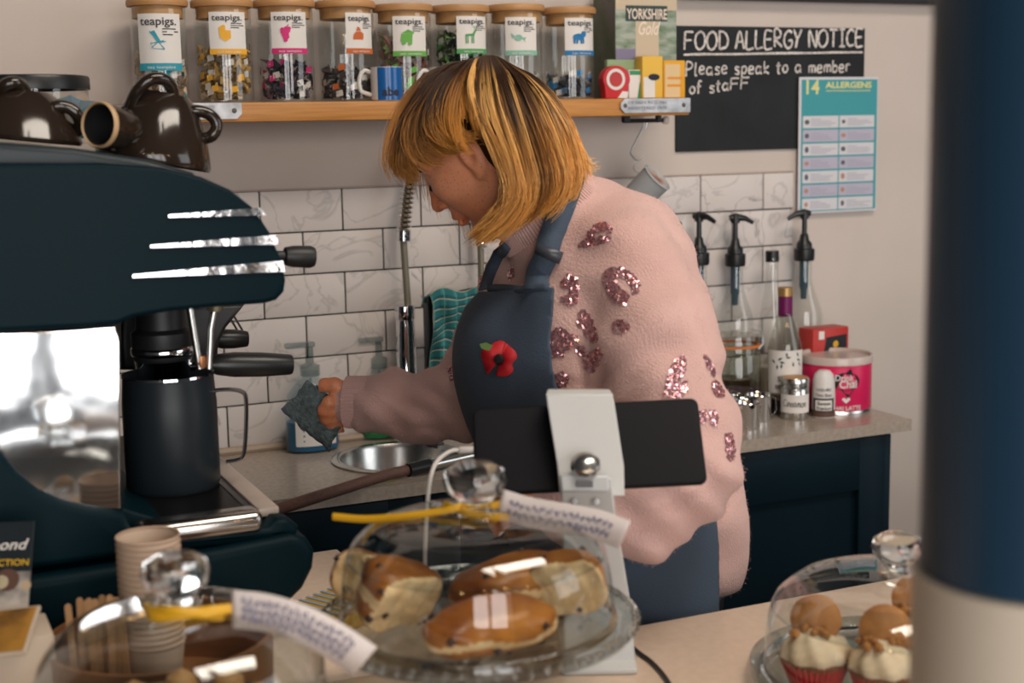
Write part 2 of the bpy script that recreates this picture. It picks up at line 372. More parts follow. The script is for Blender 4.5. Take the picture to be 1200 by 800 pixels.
# ------------------------------------------------------------------ chalkboard and allergen poster
m_board = mat('chalkboard', (0.008, 0.010, 0.012), 0.75, noise=0.35, nscale=9)
m_chalk = mat('chalk', (0.62, 0.56, 0.52), 0.95, noise=0.35, nscale=220)
b0, b1 = onY(792, 178, 0.004), onY(1012.5, 32, 0.004)
bx0, bx1, bz0, bz1 = 0.843, float(b1[0]), 1.407, 1.652
cb = thing('chalkboard', 'black chalkboard with a handwritten food allergy notice', 'sign', ((bx0+bx1)/2, 0.003, bz0))
MB().box((0, 0, (bz1-bz0)/2), (bx1-bx0, 0.006, bz1-bz0), bev=0.001).build('board', m_board, cb, smooth=False)
G = {'F': [[(0, 0), (.05, 1)], [(.05, 1), (.62, 1)], [(.02, .52), (.5, .55)]], 'O': [[(.35, 1), (.08, .8), (0, .45), (.12, .08), (.38, 0), (.62, .2), (.7, .55), (.58, .9), (.35, 1)]],
 'D': [[(.05, 0), (.05, 1)], [(.0, 1), (.4, .95), (.65, .6), (.55, .15), (.05, 0)]], 'A': [[(0, 0), (.3, 1), (.62, 0)], [(.12, .4), (.52, .4)]], 'L': [[(.05, 1), (.03, 0), (.55, .03)]],
 'E': [[(.55, 1), (.05, .98), (.03, 0), (.55, .02)], [(.05, .52), (.48, .54)]], 'R': [[(.05, 0), (.05, 1), (.4, .95), (.5, .72), (.35, .52), (.06, .48), (.6, 0)]],
 'G': [[(.6, .88), (.35, 1), (.08, .75), (.02, .3), (.25, 0), (.55, .1), (.6, .42), (.35, .42)]], 'Y': [[(0, 1), (.28, .5), (.58, 1)], [(.28, .5), (.15, -.05)]],
 'N': [[(.03, 0), (.05, 1), (.55, 0), (.6, 1)]], 'T': [[(0, 1), (.65, 1)], [(.33, 1), (.3, 0)]], 'I': [[(.0, 1), (.42, 1)], [(.2, 1), (.2, 0)], [(0, 0), (.42, 0)]], 'C': [[(.58, .85), (.35, 1), (.08, .75), (.02, .35), (.2, .03), (.58, .1)]],
 'P': [[(.05, -.1), (.1, 1), (.4, .98), (.5, .75), (.35, .5), (.08, .42)]], 'l': [[(.1, 1), (.05, .05), (.18, 0)]], 'e': [[(.05, .32), (.35, .38), (.3, .6), (.12, .6), (.02, .3), (.12, .02), (.38, .08)]],
 'a': [[(.38, .55), (.15, .6), (.02, .3), (.12, .02), (.32, .15), (.38, .55), (.38, .08), (.46, 0)]], 's': [[(.34, .55), (.12, .6), (.08, .42), (.3, .24), (.26, .03), (.02, .05)]],
 'p': [[(.06, .6), (.04, -.4)], [(.05, .5), (.25, .62), (.38, .42), (.28, .08), (.06, .08)]], 'k': [[(.05, 1), (.05, 0)], [(.36, .6), (.06, .26), (.38, 0)]], 't': [[(.16, .9), (.13, .05), (.28, 0)], [(0, .62), (.32, .64)]],
 'o': [[(.2, .6), (.03, .4), (.06, .08), (.24, 0), (.38, .25), (.32, .52), (.2, .6)]], 'm': [[(.03, 0), (.05, .6)], [(.05, .45), (.2, .6), (.26, .4), (.26, 0)], [(.26, .42), (.42, .6), (.5, .4), (.5, 0)]],
 'b': [[(.06, 1), (.05, 0)], [(.05, .4), (.25, .58), (.38, .35), (.28, .04), (.05, .04)]], 'r': [[(.05, 0), (.06, .6)], [(.06, .42), (.2, .6), (.34, .52)]], 'f': [[(.36, .92), (.22, 1), (.14, .8), (.1, -.1)], [(0, .52), (.32, .55)]]}
def handwriting(mb, s, x, z, h, lw, adv=0.14, width=None, fn=None, slope=0.0):
    w = sum((0.42 if c == ' ' else max(p[0] for st in G[c] for p in st)+adv) for c in s); k = h if not width else width/w
    for c in s:
        if c == ' ': x += 0.42*k; continue
        jz = random.uniform(-.05, .05)*h
        for st in G[c]:
            pts = [(x+p[0]*k, z+p[1]*h+jz) for p in (spline([(a, b) for a, b in st], 4) if len(st) > 2 else st)]
            put2d(mb, stroke2d(pts, lw), fn)
        x += (max(p[0] for st in G[c] for p in st)+adv)*k; z += slope
def onboard(px, py): p = onY(px, py, -0.0004); return float(p[0])-(bx0+bx1)/2, float(p[2])-bz0
cw = MB(); fnb = lambda x, z: (x, -0.0036, z)
def bline(s, p0, p1, hpx, lw):
    a, b = onboard(*p0), onboard(*p1); h = hpx/ (F/2.75); handwriting(cw, s, a[0], a[1], h, lw, width=b[0]-a[0], fn=fnb, slope=(b[1]-a[1])/len(s))
bline('FOOD ALLERGY NOTICE', (802, 58), (1013, 53), 21, 0.0042)
bline('Please speak to a member', (803, 88), (998, 83), 15, 0.0033)
bline('of staFF', (808, 110), (880, 103), 14, 0.0033)
a, b = onboard(801, 64), onboard(1011, 61); put2d(cw, stroke2d([(a[0]+(b[0]-a[0])*i/12, a[1]+(b[1]-a[1])*i/12+random.uniform(-.0006, .0006)) for i in range(13)], 0.004), fnb)
cw.build('chalk_writing', m_chalk, cb, smooth=False)

m_teal = mat('poster_teal', (0.035, 0.27, 0.30), 0.5); m_paper = mat('poster_paper', (0.58, 0.56, 0.58), 0.55); m_lav = mat('poster_lavender', (0.42, 0.39, 0.48), 0.55)
px0, px1, pz0, pz1 = 1.130, 1.331, 1.273, 1.552
po = thing('allergen_poster', 'teal and white poster headed 14 allergens, taped over the chalkboard corner', 'poster', ((px0+px1)/2, -0.007, pz0))
PW, PH = px1-px0, pz1-pz0
MB().box((0, 0, PH/2), (PW, 0.001, PH)).build('sheet', m_paper, po, smooth=False)
ts = MB(); fp = lambda x, z: (x, -0.0009, z)
put2d(ts, rect2d(-PW/2+0.006, 0.004, PW/2-0.002, PH-0.005), fp); ts.build('teal_ground', m_teal, po, smooth=False)
fp2 = lambda x, z: (x, -0.0013, z)
ink = MB()
for r in range(7):
    for c in range(2):
        w = (PW-0.016)/2-0.003; x0 = -PW/2+0.010+c*(w+0.003); h = 0.0265; z1 = PH-0.079-r*(h+0.0017)
        cl = MB(); put2d(cl, rect2d(x0, z1-h+0.002, x0+w, z1), fp2); cl.build('cell', (m_paper, m_lav)[r % 2], po, smooth=False)
        pic = MB(); put2d(pic, disc2d(x0+0.010, z1-h/2+0.001, 0.0045+random.random()*.002, 0.004+random.random()*.003, 9), lambda x, z: (x, -0.0017, z)); pic.build('icon', flat(random.choice(((0.10, 0.10, 0.12), (0.42, 0.22, 0.15)))), po, smooth=False)
        for k in range(4): put2d(ink, rect2d(x0+0.020, z1-0.0075-k*0.0042, x0+0.020+random.uniform(.6, 1)*(w-0.024) if k else x0+0.045, z1-0.006-k*0.0042), lambda x, z: (x, -0.0017, z))
ink.build('printed_lines', flat((0.33, 0.32, 0.38)), po, smooth=False)
h1 = MB(); v, f = text2d('14', 0.040, 0.02); put2d(h1, (v, f), lambda x, z: (x-PW/2+0.010, -0.0017, z+PH-0.034))
v, f = text2d('ALLERGENS', 0.017, 0.03, width=0.118); put2d(h1, (v, f), lambda x, z: (x-PW/2+0.066, -0.0017, z+PH-0.022))
put2d(h1, rect2d(-PW/2+0.066, PH-0.029, -PW/2+0.180, PH-0.0275), lambda x, z: (x, -0.0017, z)); h1.build('heading', flat((0.66, 0.62, 0.26)), po, smooth=False)

# ------------------------------------------------------------------ wall shelf
m_pine = mat('pine', (0.42, 0.17, 0.035), 0.45, col2=(0.52, 0.23, 0.055), nscale=9, stretch=(1.2, 10, 26), detail=6, bump=0.05, bscale=50)
m_zinc = mat('zinc_plate', (0.42, 0.42, 0.43), 0.42, 0.7, noise=0.25, nscale=40)
SHT, SHB, SHF = 1.5095, 1.4785, -0.165
shx0, shx1 = float(onY(146, 130, SHF)[0]), float(onY(808.5, 125, SHF)[0])
sh = thing('wall_shelf', 'thick pine wall shelf with stamped metal plates, holding the tea jars', 'shelf', ((shx0+shx1)/2, 0, SHB))
ox = (shx0+shx1)/2
MB().box((0, SHF/2+0.002, (SHT-SHB)/2), (shx1-shx0, -SHF, SHT-SHB), bev=0.002).build('board', m_pine, sh)
def plate(xa, xb, notch):
    h0, h1 = 0.005, 0.0305; n = 0.008
    pts = [(xa, h0), (xb-n, h0), (xb, h0+n), (xb, h1), (xa, h1)] if notch > 0 else [(xa+n, h0), (xb, h0), (xb, h1), (xa+n, h1), (xa, h1-n), (xa, h0+n)]
    mb = MB(); mb.prism(pts, 0.0022, vframe((-ox, SHF, 0), (1, 0, 0), (0, 0, 1)))
    p = mb.build('metal_plate', m_zinc, sh, smooth=False)
    w = MB()
    for rr, s in ((0.021, 'DESIGN REGISTERED' if notch > 0 else 'DESIGN REG. No'), (0.011, 'PATENT No' if notch > 0 else 'REGISTERED 1920')):
        put2d(w, text2d(s, 0.0075, 0.0, width=(xb-xa)*0.55), lambda x, z: (x+xa+0.014-ox, SHF-0.0026, z+rr))
    w.build('stamped_text', flat((0.10, 0.10, 0.11)), p, smooth=False)
    for sxp in ((xb-0.012,) if notch > 0 else (xa+0.009, xb-0.014)):
        MB().lathe([(0, 0.002), (0.0035, 0.001), (0.0042, 0)], 14, axis_frame((sxp-ox, SHF-0.0022, 0.018), (0, -1, 0))).build('screw', flat((0.10, 0.09, 0.08), 0.3), p)
a = float(onY(283, 130, SHF)[0]); plate(a-0.13, a, 1)
a = float(onY(727, 125, SHF)[0]); plate(a, shx1-0.0005, -1)
r0, r1 = onY(730, 142, -0.10), onY(778, 141, -0.10)
rl = MB(); rl.tube([(float(r0[0])-ox, -0.10, -0.009), (float(r1[0])-ox, -0.10, -0.009)], 0.004, 10); rl.box((float(r0[0])-ox+.006, -0.10, -0.005), (0.012, 0.012, 0.010)); rl.box((float(r1[0])-ox-.012, -0.10, -0.005), (0.008, 0.01, 0.010))
rl.build('hanging_rail', mat('black_rail', (0.02, 0.02, 0.022), 0.35, 0.6), sh)
MB().lathe([(0, 0.008), (0.006, 0.006), (0.0075, 0), (0.006, -0.006), (0, -0.008)], 14, c=(float(r1[0])-ox+0.004, -0.10, -0.009)).build('rail_end', flat((0.55, 0.5, 0.46), 0.3), sh)
# ================================================================== things on the shelf
m_glass = thin_glass('clear_glass', (0.93, 0.95, 0.94))
m_cork = mat('bamboo_lid', (0.40, 0.20, 0.075), 0.5, col2=(0.50, 0.27, 0.11), nscale=14, stretch=(1, 1, 6))
m_label = mat('paper_label', (0.66, 0.62, 0.58), 0.6)
m_ink = flat((0.05, 0.045, 0.045))
def pile_mesh(name, r, h, cols, n, size, parent=None):
    """crumpled tea bags: many small folded pyramids with coloured tags and strings"""
    v = []; f = []; col = []; rng = random.Random(int(r*1e5)+int(h*1e4))
    def addp(vs, fs, c):
        o = len(v); v.extend(vs); f.extend([tuple(i+o for i in q) for q in fs]); col.extend([c]*len(fs))
    for i in range(n):
        a = rng.random()*2*PI; rr = r*(rng.random()**0.35); z = h*rng.random()
        c = np.array([rr*math.cos(a), rr*math.sin(a), z]); q = np.array([[rng.gauss(0, 1) for _ in range(3)] for _ in range(4)]); q = q/np.linalg.norm(q, axis=1)[:, None]*size*rng.uniform(.6, 1.1)
        p = c+q; k = np.hypot(p[:, 0], p[:, 1]); p[:, :2] *= np.minimum(1, (r+0.002)/np.maximum(k, 1e-6))[:, None]; p[:, 2] = np.clip(p[:, 2], 0.001, h+size)
        addp([tuple(x) for x in p], [(0, 1, 2), (0, 2, 3), (0, 3, 1), (1, 3, 2)], rng.choice(cols[0]))
    for i in range(n//6):
        a = rng.random()*2*PI; z = h*rng.random(); rr = r+0.001; s = size*0.55; da = s/rr
        addp([(rr*math.cos(a-da), rr*math.sin(a-da), z), (rr*math.cos(a+da), rr*math.sin(a+da), z+s*.4), (rr*math.cos(a+da*.8), rr*math.sin(a+da*.8), z+s*2), (rr*math.cos(a-da*1.1), rr*math.sin(a-da*1.1), z+s*1.6)], [(0, 1, 2, 3)], rng.choice(cols[1]))
    me = bpy.data.meshes.new(name); me.from_pydata(v, [], f); at_ = me.attributes.new('tint', 'FLOAT_COLOR', 'FACE')
    at_.data.foreach_set('color', np.array([(*c, 1) for c in col], np.float32).ravel()); me.materials.append(m_tint)
    o = bpy.data.objects.new(name, me); C.objects.link(o); return o
m_tint = attr_mat('tea_bags', rough=0.7)
def emblem(k):
    P = []
    if k == 0:   # deckchair
        P += [poly2d([(-.35, .9), (-.05, 1), (.35, .25), (.1, .2)]), poly2d([(.1, .2), (.35, .25), (.62, .3), (.5, .12), (.15, .1)])]
        P += [stroke2d([(-.4, .95), (.62, -.35)], .06), stroke2d([(-.35, .1), (.3, .15), (.75, .2)], .05), stroke2d([(-.35, .1), (-.15, -.3), (.62, -.35)], .05), stroke2d([(.1, .1), (-.3, -.25)], .05)]
    elif k == 1: P += [poly2d([(-.5, .6), (-.1, .85), (.05, .75), (.05, .4), (.5, .35), (.5, -.3), (.05, -.55), (-.4, -.25)])]
    elif k == 2: P += [disc2d(x, y, .19, n=9) for x, y in ((-.3, .2), (-.05, .25), (.2, .3), (-.2, -.05), (.08, 0), (-.1, -.28), (.1, -.22), (-.32, .42), (0, .5), (.25, .5), (-.05, -.48))]+[stroke2d([(0, .6), (.25, .85)], .08)]
    elif k == 3: P += [poly2d([(-.6, -.5), (.55, -.5), (.6, .1), (.3, .35), (-.3, .3), (-.55, 0)]), poly2d([(-.25, .4), (.3, .42), (.15, .75), (-.1, .85)])]
    elif k == 4: P += [poly2d([(-.6, -.35), (.45, -.45), (.5, .35), (-.5, .35)]), poly2d([(-.5, .4), (.1, .75), (.7, .45), (.5, .3)]), disc2d(-.3, -.45, .2), disc2d(.25, -.5, .2)]
    elif k == 5: P += [poly2d([(-.5, 0), (.35, .05), (.5, .4), (.6, .5), (.55, .62), (.35, .5), (.2, .25), (-.5, .2)])]+[stroke2d([(x, .05), (x+.02, -.65)], .09) for x in (-.45, -.28, .1, .28)]+[stroke2d([(.45, .55), (.35, .95)], .05), stroke2d([(.5, .55), (.65, .95)], .05), stroke2d([(.38, .8), (.2, .95)], .04)]
    elif k == 6: P += [disc2d(0, 0, .38, .3), poly2d([(-.3, .1), (-.75, .5), (-.6, .0), (-.7, -.1)]), poly2d([(.3, 0), (.75, .05), (.6, -.25), (.75, -.5)])]
    else: P += [disc2d(-.05, .1, .55, .3), disc2d(.45, .35, .28)]+[stroke2d([(x, 0), (x, -.5)], .18) for x in (-.45, -.2, .2, .42)]
    return P
JC = [(.03, .28, .36), (.72, .36, .03), (.55, .03, .16), (.50, .12, .03), (.13, .36, .07), (.08, .30, .10), (.22, .42, .32), (.02, .16, .36)]
jars = [  # px centre, px left/right, lid top y, label box, content kind, content height
 (190, 32, 0, (168, 214, 16, 83), ((.40, .26, .15), (.55, .40, .28), (.30, .2, .12)), .55, 'rose and oat coloured tea bags'),
 (265, 33, 1, (250, 290, 14, 64), ((.25, .15, .05), (.38, .22, .06), (.45, .30, .12), (.16, .10, .04)), .62, 'golden brown tea bags'),
 (337, 33, 1, (322, 361, 14, 63), ((.03, .03, .04), (.06, .05, .06), (.10, .05, .07), (.02, .02, .03)), .45, 'black and pink tea bags'),
 (408, 32.5, 2, (408, 437, 15, 63), ((.05, .04, .04), (.09, .06, .05), (.03, .03, .03)), .40, 'dark brown tea bags'),
 (475, 32, 6, (463, 500, 19, 66), ((.24, .10, .08), (.34, .18, .14), (.20, .08, .06), (.16, .22, .06)), .78, 'red brown tea bags'),
 (541.5, 31.5, 7, (537, 570, 19, 63), ((.03, .05, .02), (.05, .08, .03), (.10, .22, .05), (.02, .03, .02)), .80, 'dark green tea bags'),
 (606, 31, 6, (594, 629, 20, 65), ((.30, .32, .28), (.36, .36, .32), (.26, .28, .25)), .30, 'pale mint tea bags'),
 (667, 29.5, 9, (663, 695, 21, 65), ((.04, .05, .06), (.07, .07, .08), (.05, .05, .05)), .30, 'charcoal and blue tea bags')]
names = ['a turquoise deckchair label, leftmost on the shelf', 'an orange label, second on the shelf', 'a pink raspberry label, third on the shelf', 'a rust orange label, behind the blue mug', 'a leaf green label, right of the blue mug', 'a green deer label, above the person\'s parting', 'a pale mint label, behind the person\'s head', 'a dark blue label, next to the tea carton']
JY = -0.088
for i, (px, hw, ltop, lab, cont, ch, what) in enumerate(jars):
    b = onY(px, 118, JY); d = depth(b); R = hw/F*d*1.0; H = float(onY(px, ltop+9, JY)[2])-SHT
    base = (float(b[0]), JY, SHT+0.0005)
    j = thing('tea_jar', 'glass tea jar with ' + names[i], 'jar', base, group='tea jars on the shelf')
    w = 0.0022
    MB().lathe([(0, 0.0), (R-0.004, 0), (R, 0.004), (R, H-0.006), (R-0.001, H)], 40).build('glass', m_glass, j)
    l = MB(); l.lathe([(0, H+0.0005), (R+0.0035, H+0.0005), (R+0.0045, H+0.003), (R+0.0045, H+0.009), (R+0.0025, H+0.012), (0, H+0.012)], 40); l.lathe([(0, H-0.018), (R-w-0.002, H-0.018), (R-w-0.002, H+0.0005)], 40)
    l.build('lid', m_cork, j)
    # paper label wrapped on the side that faces the room
    vd = CAM[:2]-np.array(base[:2]); ac = math.atan2(vd[1], vd[0])
    x0, x1 = (lab[0]-px)/hw, (lab[1]-px)/hw; a0, a1 = math.asin(max(-.97, x0)), math.asin(min(.97, x1))
    z1 = float(onY(px, lab[2], JY-R)[2])-SHT; z0 = float(onY(px, lab[3], JY-R)[2])-SHT; RW = R+0.0006; am = (a0+a1)/2; LW = (a1-a0)*RW; LH = z1-z0
    def wrap(x, z, e=0.0, ac=ac, am=am, RW=RW, z0=z0): a = ac+am+x/RW; return ((RW+e)*math.cos(a), (RW+e)*math.sin(a), z0+z)
    lb = MB(); put2d(lb, rect2d(-LW/2, 0, LW/2, LH, 10), wrap); lo = lb.build('label', m_label, j)
    bd = MB(); put2d(bd, rect2d(-LW/2, 0, LW/2, LH*.13, 10), lambda x, z: wrap(x, z, .0014))
    sc = LW*0.30
    for vf in emblem(i): put2d(bd, ([(x*sc-LW*.10, y*sc+LH*.46) for x, y in vf[0]], vf[1]), lambda x, z: wrap(x, z, .0014))
    bd.build('print', flat(JC[i]), lo, smooth=False)
    tx = MB(); put2d(tx, text2d('teapigs.', LH*.20, 0.012, width=LW*.80), lambda x, z: wrap(x-LW*.42, z+LH*.80, .0012))
    for k, (q, ww) in enumerate(((.72, .3), (.67, .36), (.62, .22))): put2d(tx, rect2d(LW*.06, LH*q, LW*(.06+ww), LH*(q+.02)), lambda x, z: wrap(x, z, .0014))
    tx.build('lettering', m_ink, lo, smooth=False)
    wt = MB(); put2d(wt, text2d('tea temples', LH*.075, 0.0, width=LW*.6), lambda x, z: wrap(x-LW*.3, z+LH*.035, .0022)); wt.build('lettering', m_label, lo, smooth=False)
    p = pile_mesh('tea_bags', R-w-0.003, H*ch-0.01, (cont, (JC[i], (.55, .5, .46))), 240 if ch > .5 else 150, 0.011); p.location = (base[0], base[1], base[2]+0.005)
    tag(p, what+' heaped inside the jar with ' + names[i].split(',')[0], 'tea bags', 'tea bags in the jars', 'stuff')

# blue and white mugs in front of the jars
m_blue = mat('mug_blue', (0.012, 0.10, 0.32), 0.2); m_white = mat('white_ceramic', (0.66, 0.62, 0.58), 0.25)
def mug(px0, px1, pyt, label):
    Y = -0.142; a, b = onY(px0, 118, Y), onY(px1, 118, Y); R = (b[0]-a[0])/2*0.95; H = float(onY((px0+px1)/2, pyt, Y)[2])-SHT
    m = thing('mug', label, 'mug', (float(a[0]+b[0])/2, Y+0.004, SHT+0.0005), group='blue mugs on the shelf')
    MB().lathe([(0, 0), (R-.002, 0), (R, 0.002), (R, H), (R-.002, H), (R-.003, 0.005), (0, 0.004)], 32).build('cup', m_white, m)
    MB().lathe([(R+.0004, H*.02), (R+.0004, H*.985)], 24, a0=-2.5, a1=0.3).build('blue_band', m_blue, m)
    w = MB(); put2d(w, text2d('abe', H*.36, 0.03, width=R*1.1), lambda x, z: ((R+.001)*math.cos(-2.2+x/R), (R+.001)*math.sin(-2.2+x/R), z+H*.15)); w.build('print', flat((0.03, 0.03, 0.05)), m, smooth=False)
    MB().tube([(R*.98*math.cos(2.9)+p[0], R*math.sin(2.9)+0.0, p[1]) for p in spline([(0, H*.86), (-.012, H*.9), (-.0205, H*.66), (-.0185, H*.32), (0, H*.18)], 6)], 0.0036, 8).build('handle', m_white, m)
    return m
mug(436, 473, 79, 'blue and white mug on the shelf with its handle to the left')
mug(505, 540, 79, 'blue mug on the shelf, mostly hidden behind the fair hair')

# tea carton and the small packs before it
def carton(name, label, cat, px, py0, py1, Y, rz, dep, m, group=None, roundtop=0.0):
    a, b = onY(px[0], py1, Y), onY(px[1], py1, Y); w = float(b[0]-a[0]); h = float(onY((px[0]+px[1])/2, py0, Y)[2])-SHT
    t = thing(name, label, cat, ((a[0]+b[0])/2, Y+dep/2, SHT+0.0005), rz, group)
    if roundtop:
        n = 14; pts = [(-w/2*.8, 0), (w/2*.8, 0)]+[(w/2*math.cos(q), h-roundtop+roundtop*math.sin(q)) for q in np.linspace(-.5, PI+.5, n)]
        mb = MB(); mb.prism(pts, dep, vframe((0, dep/2, 0), (1, 0, 0), (0, 0, 1)), bev=.002)
    else: mb = MB().box((0, 0, h/2), (w, dep, h), bev=0.0015)
    o = mb.build('box', m, t); return t, o, w, h, -dep/2-0.0006
m_land = mat('landscape_print', (0.10, 0.16, 0.08), 0.45, col2=(0.33, 0.36, 0.30), nscale=28, stretch=(1, 1, 3), detail=5)
m_hill = mat('hill_print', (0.05, 0.075, 0.025), 0.45, col2=(0.12, 0.11, 0.10), nscale=20, detail=5)
t, o, w, h, y = carton('tea_carton', 'large upright tea carton with a moorland picture at the shelf end', 'carton', (722, 793), -14, 118, -0.108, 0.0, 0.085, m_land)
wd2 = 0.046
s = MB(); s.box((-w/2-0.0004, 0, h*.5), (0.0008, 0.084, h*.97)); s.build('side_print', m_hill, o, smooth=False)
s = MB(); fq = lambda x, z: (x, y, z)
put2d(s, rect2d(-w*.5, h*.80, w*.5, h), fq); put2d(s, rect2d(-w*.18, 0, w*.2, h*.8), fq); s.build('pale_panel', flat((0.52, 0.42, 0.30)), o, smooth=False)
s = MB(); put2d(s, rect2d(-w*.5, h*.28, -w*.18, h*.45), fq); put2d(s, rect2d(-w*.5, h*.05, -w*.18, h*.2), fq); s.build('heather_print', flat((0.20, 0.17, 0.26)), o, smooth=False)
s = MB(); put2d(s, rect2d(-w*.34, h*.70, w*.34, h*.84), lambda x, z: (x, y-.0004, z)); s.build('dark_panel', flat((0.035, 0.06, 0.06)), o, smooth=False)
s = MB(); put2d(s, text2d('YORKSHIRE', h*.13, .02, width=w*.66), lambda x, z: (x-w*.32, y-.0008, z+h*.72)); s.build('lettering', flat((0.72, 0.58, 0.47)), o, smooth=False)
s = MB(); put2d(s, text2d('Gold', h*.17, .02, shear=.4, width=w*.36), lambda x, z: (x-w*.16, y-.0008, z+h*.58)); s.build('lettering', flat((0.74, 0.62, 0.5)), o, smooth=False)

t, o, w, h, y = carton('tea_pack', 'red round-topped tea pack with a white ring, leftmost small pack', 'packet', (707, 739), 77, 117, -0.150, 0.0, 0.02, flat((0.50, 0.025, 0.03), .35), 'small packs before the carton', roundtop=0.024)
s = MB(); put2d(s, disc2d(-w*.04, h*.58, w*.34, n=24), lambda x, z: (x, y, z)); put2d(s, poly2d([(w*.02, h*.01), (w*.38, h*.01), (w*.42, h*.2), (w*.2, h*.22)]), lambda x, z: (x, y, z)); s.build('white_ring', m_label, o, smooth=False)
s = MB(); put2d(s, disc2d(-w*.04, h*.58, w*.24, n=20), lambda x, z: (x, y-.0004, z)); s.build('red_disc', flat((0.45, 0.05, 0.05)), o, smooth=False)
t, o, w, h, y = carton('tea_pack', 'small white and green tea pack squeezed beside the red one', 'packet', (737, 755), 82, 117, -0.140, 0.0, 0.03, m_label, 'small packs before the carton')
s = MB(); put2d(s, poly2d([(w*.05, 0), (w*.45, 0), (w*.48, h*.7), (w*.2, h*.55)]), fq2 if False else (lambda x, z: (x, y, z))); put2d(s, rect2d(-w*.45, h*.82, w*.45, h*.97), lambda x, z: (x, y, z)); s.build('green_print', flat((0.05, 0.25, 0.10)), o, smooth=False)
t, o, w, h, y = carton('tea_pack', 'pale yellow tall pack with a dark oval, between green and orange packs', 'packet', (753, 777), 66, 117, -0.148, 0.0, 0.03, flat((0.70, 0.42, 0.06), .4), 'small packs before the carton')
s = MB(); put2d(s, rect2d(-w*.45, 0.001, w*.1, h*.5), lambda x, z: (x, y, z)); s.build('white_print', m_label, o, smooth=False)
s = MB(); put2d(s, disc2d(w*.05, h*.5, w*.28, h*.08), lambda x, z: (x, y-.0004, z)); s.build('dark_oval', flat((0.02, 0.02, 0.04)), o, smooth=False)
t, o, w, h, y = carton('tea_pack', 'amber orange pack with a pale striped label at the shelf end', 'packet', (778, 803), 71, 117, -0.150, 0.0, 0.03, flat((0.70, 0.33, 0.02), .4), 'small packs before the carton')
s = MB(); put2d(s, rect2d(-w*.45, 0.001, w*.25, h*.9), lambda x, z: (x, y, z)); s.build('pale_print', flat((0.66, 0.47, 0.25)), o, smooth=False)
s = MB(); put2d(s, rect2d(-w*.35, h*.5, w*.35, h*.56), lambda x, z: (x, y-.0004, z)); put2d(s, rect2d(-w*.35, h*.3, w*.3, h*.36), lambda x, z: (x, y-.0004, z)); s.build('orange_stripes', flat((0.70, 0.25, 0.02)), o, smooth=False)
t, o, w, h, y = carton('tea_pack', 'flat green and blue pack lying behind the red and yellow packs', 'packet', (712, 757), 70, 117, -0.118, 0.0, 0.012, flat((0.25, 0.33, 0.18), .4), 'small packs before the carton')
s = MB(); put2d(s, rect2d(w*.25, h*.7, w*.5, h*.98), lambda x, z: (x, y, z)); s.build('blue_print', flat((0.02, 0.12, 0.36)), o, smooth=False)

# the paper roll on an S-hook under the shelf
ra, rb_ = onY(765, 215, -0.115), onY(738, 240, -0.115)
hk = MB(); p0 = onY(754, 141, -0.10); pts = [onY(*q, -0.10) for q in ((757, 150), (758, 142), (754, 141), (753, 150), (740, 176), (742, 184), (748, 188), (754, 181))]
hk.tube([tuple(p) for p in spline(pts, 5)], 0.0016, 8)
tag(hk.build('s_hook', mat('hook_steel', (0.35, 0.35, 0.35), 0.3, 0.9)), 'thin bent steel hook hanging from the rail under the shelf', 'hook')
ax = Vector((ra-rb_).tolist())+Vector((-0.015, -0.040, 0.012)); rt = thing('scoop_tub', 'grey tilted tub with a stained white end hanging from the hook', 'tub', tuple(rb_)); Lr = ax.length
Mr = axis_frame((0, 0, 0), ax); rr = 0.030
MB().lathe([(0, -.02), (rr*.86, -.02), (rr*.9, -.016), (rr, Lr), (rr+.002, Lr+.002), (rr-.002, Lr+.004), (rr-.006, Lr+.001), (0, Lr-.002)], 32, Mr).build('tub_body', mat('tub_grey', (0.36, 0.37, 0.38), 0.5), rt)
MB().lathe([(0, Lr), (rr-.006, Lr+.0012)], 28, Mr).build('stained_end', mat('stained', (0.55, 0.47, 0.43), 0.6, col2=(0.28, 0.13, 0.09), nscale=45), rt)
MB().tube([tuple(np.array(p)-rb_) for p in spline([onY(*q, -0.105) for q in ((748, 188), (744, 192), (743, 198), (748, 203))], 4)], 0.0014, 6).build('loop', m_zinc, rt)
# ================================================================== things on the worktop by the wall
m_blackp = mat('black_plastic', (0.010, 0.011, 0.012), 0.35)
m_chrome = mat('chrome', (0.72, 0.73, 0.75), 0.06, 1.0)
m_steel = mat('brushed_steel', (0.55, 0.54, 0.52), 0.25, 1.0, noise=0.06, nscale=60)
Z0 = TOP+0.0004

# sink
sk = thing('sink', 'round stainless steel sink let into the worktop behind the cloth', 'sink', (SX, SY, TOP))
MB().lathe([(SR+.012, 0.0006), (SR+.013, 0.003), (SR+.008, 0.0055), (SR-.002, 0.004), (SR-.006, -.004), (SR-.010, -.10), (SR-.03, -.125), (0.02, -.128), (0, -.128)], 56).build('basin', m_steel, sk)
MB().lathe([(0, -.1265), (0.017, -.1265), (0.02, -.1275)], 20).build('drain', m_chrome, sk)

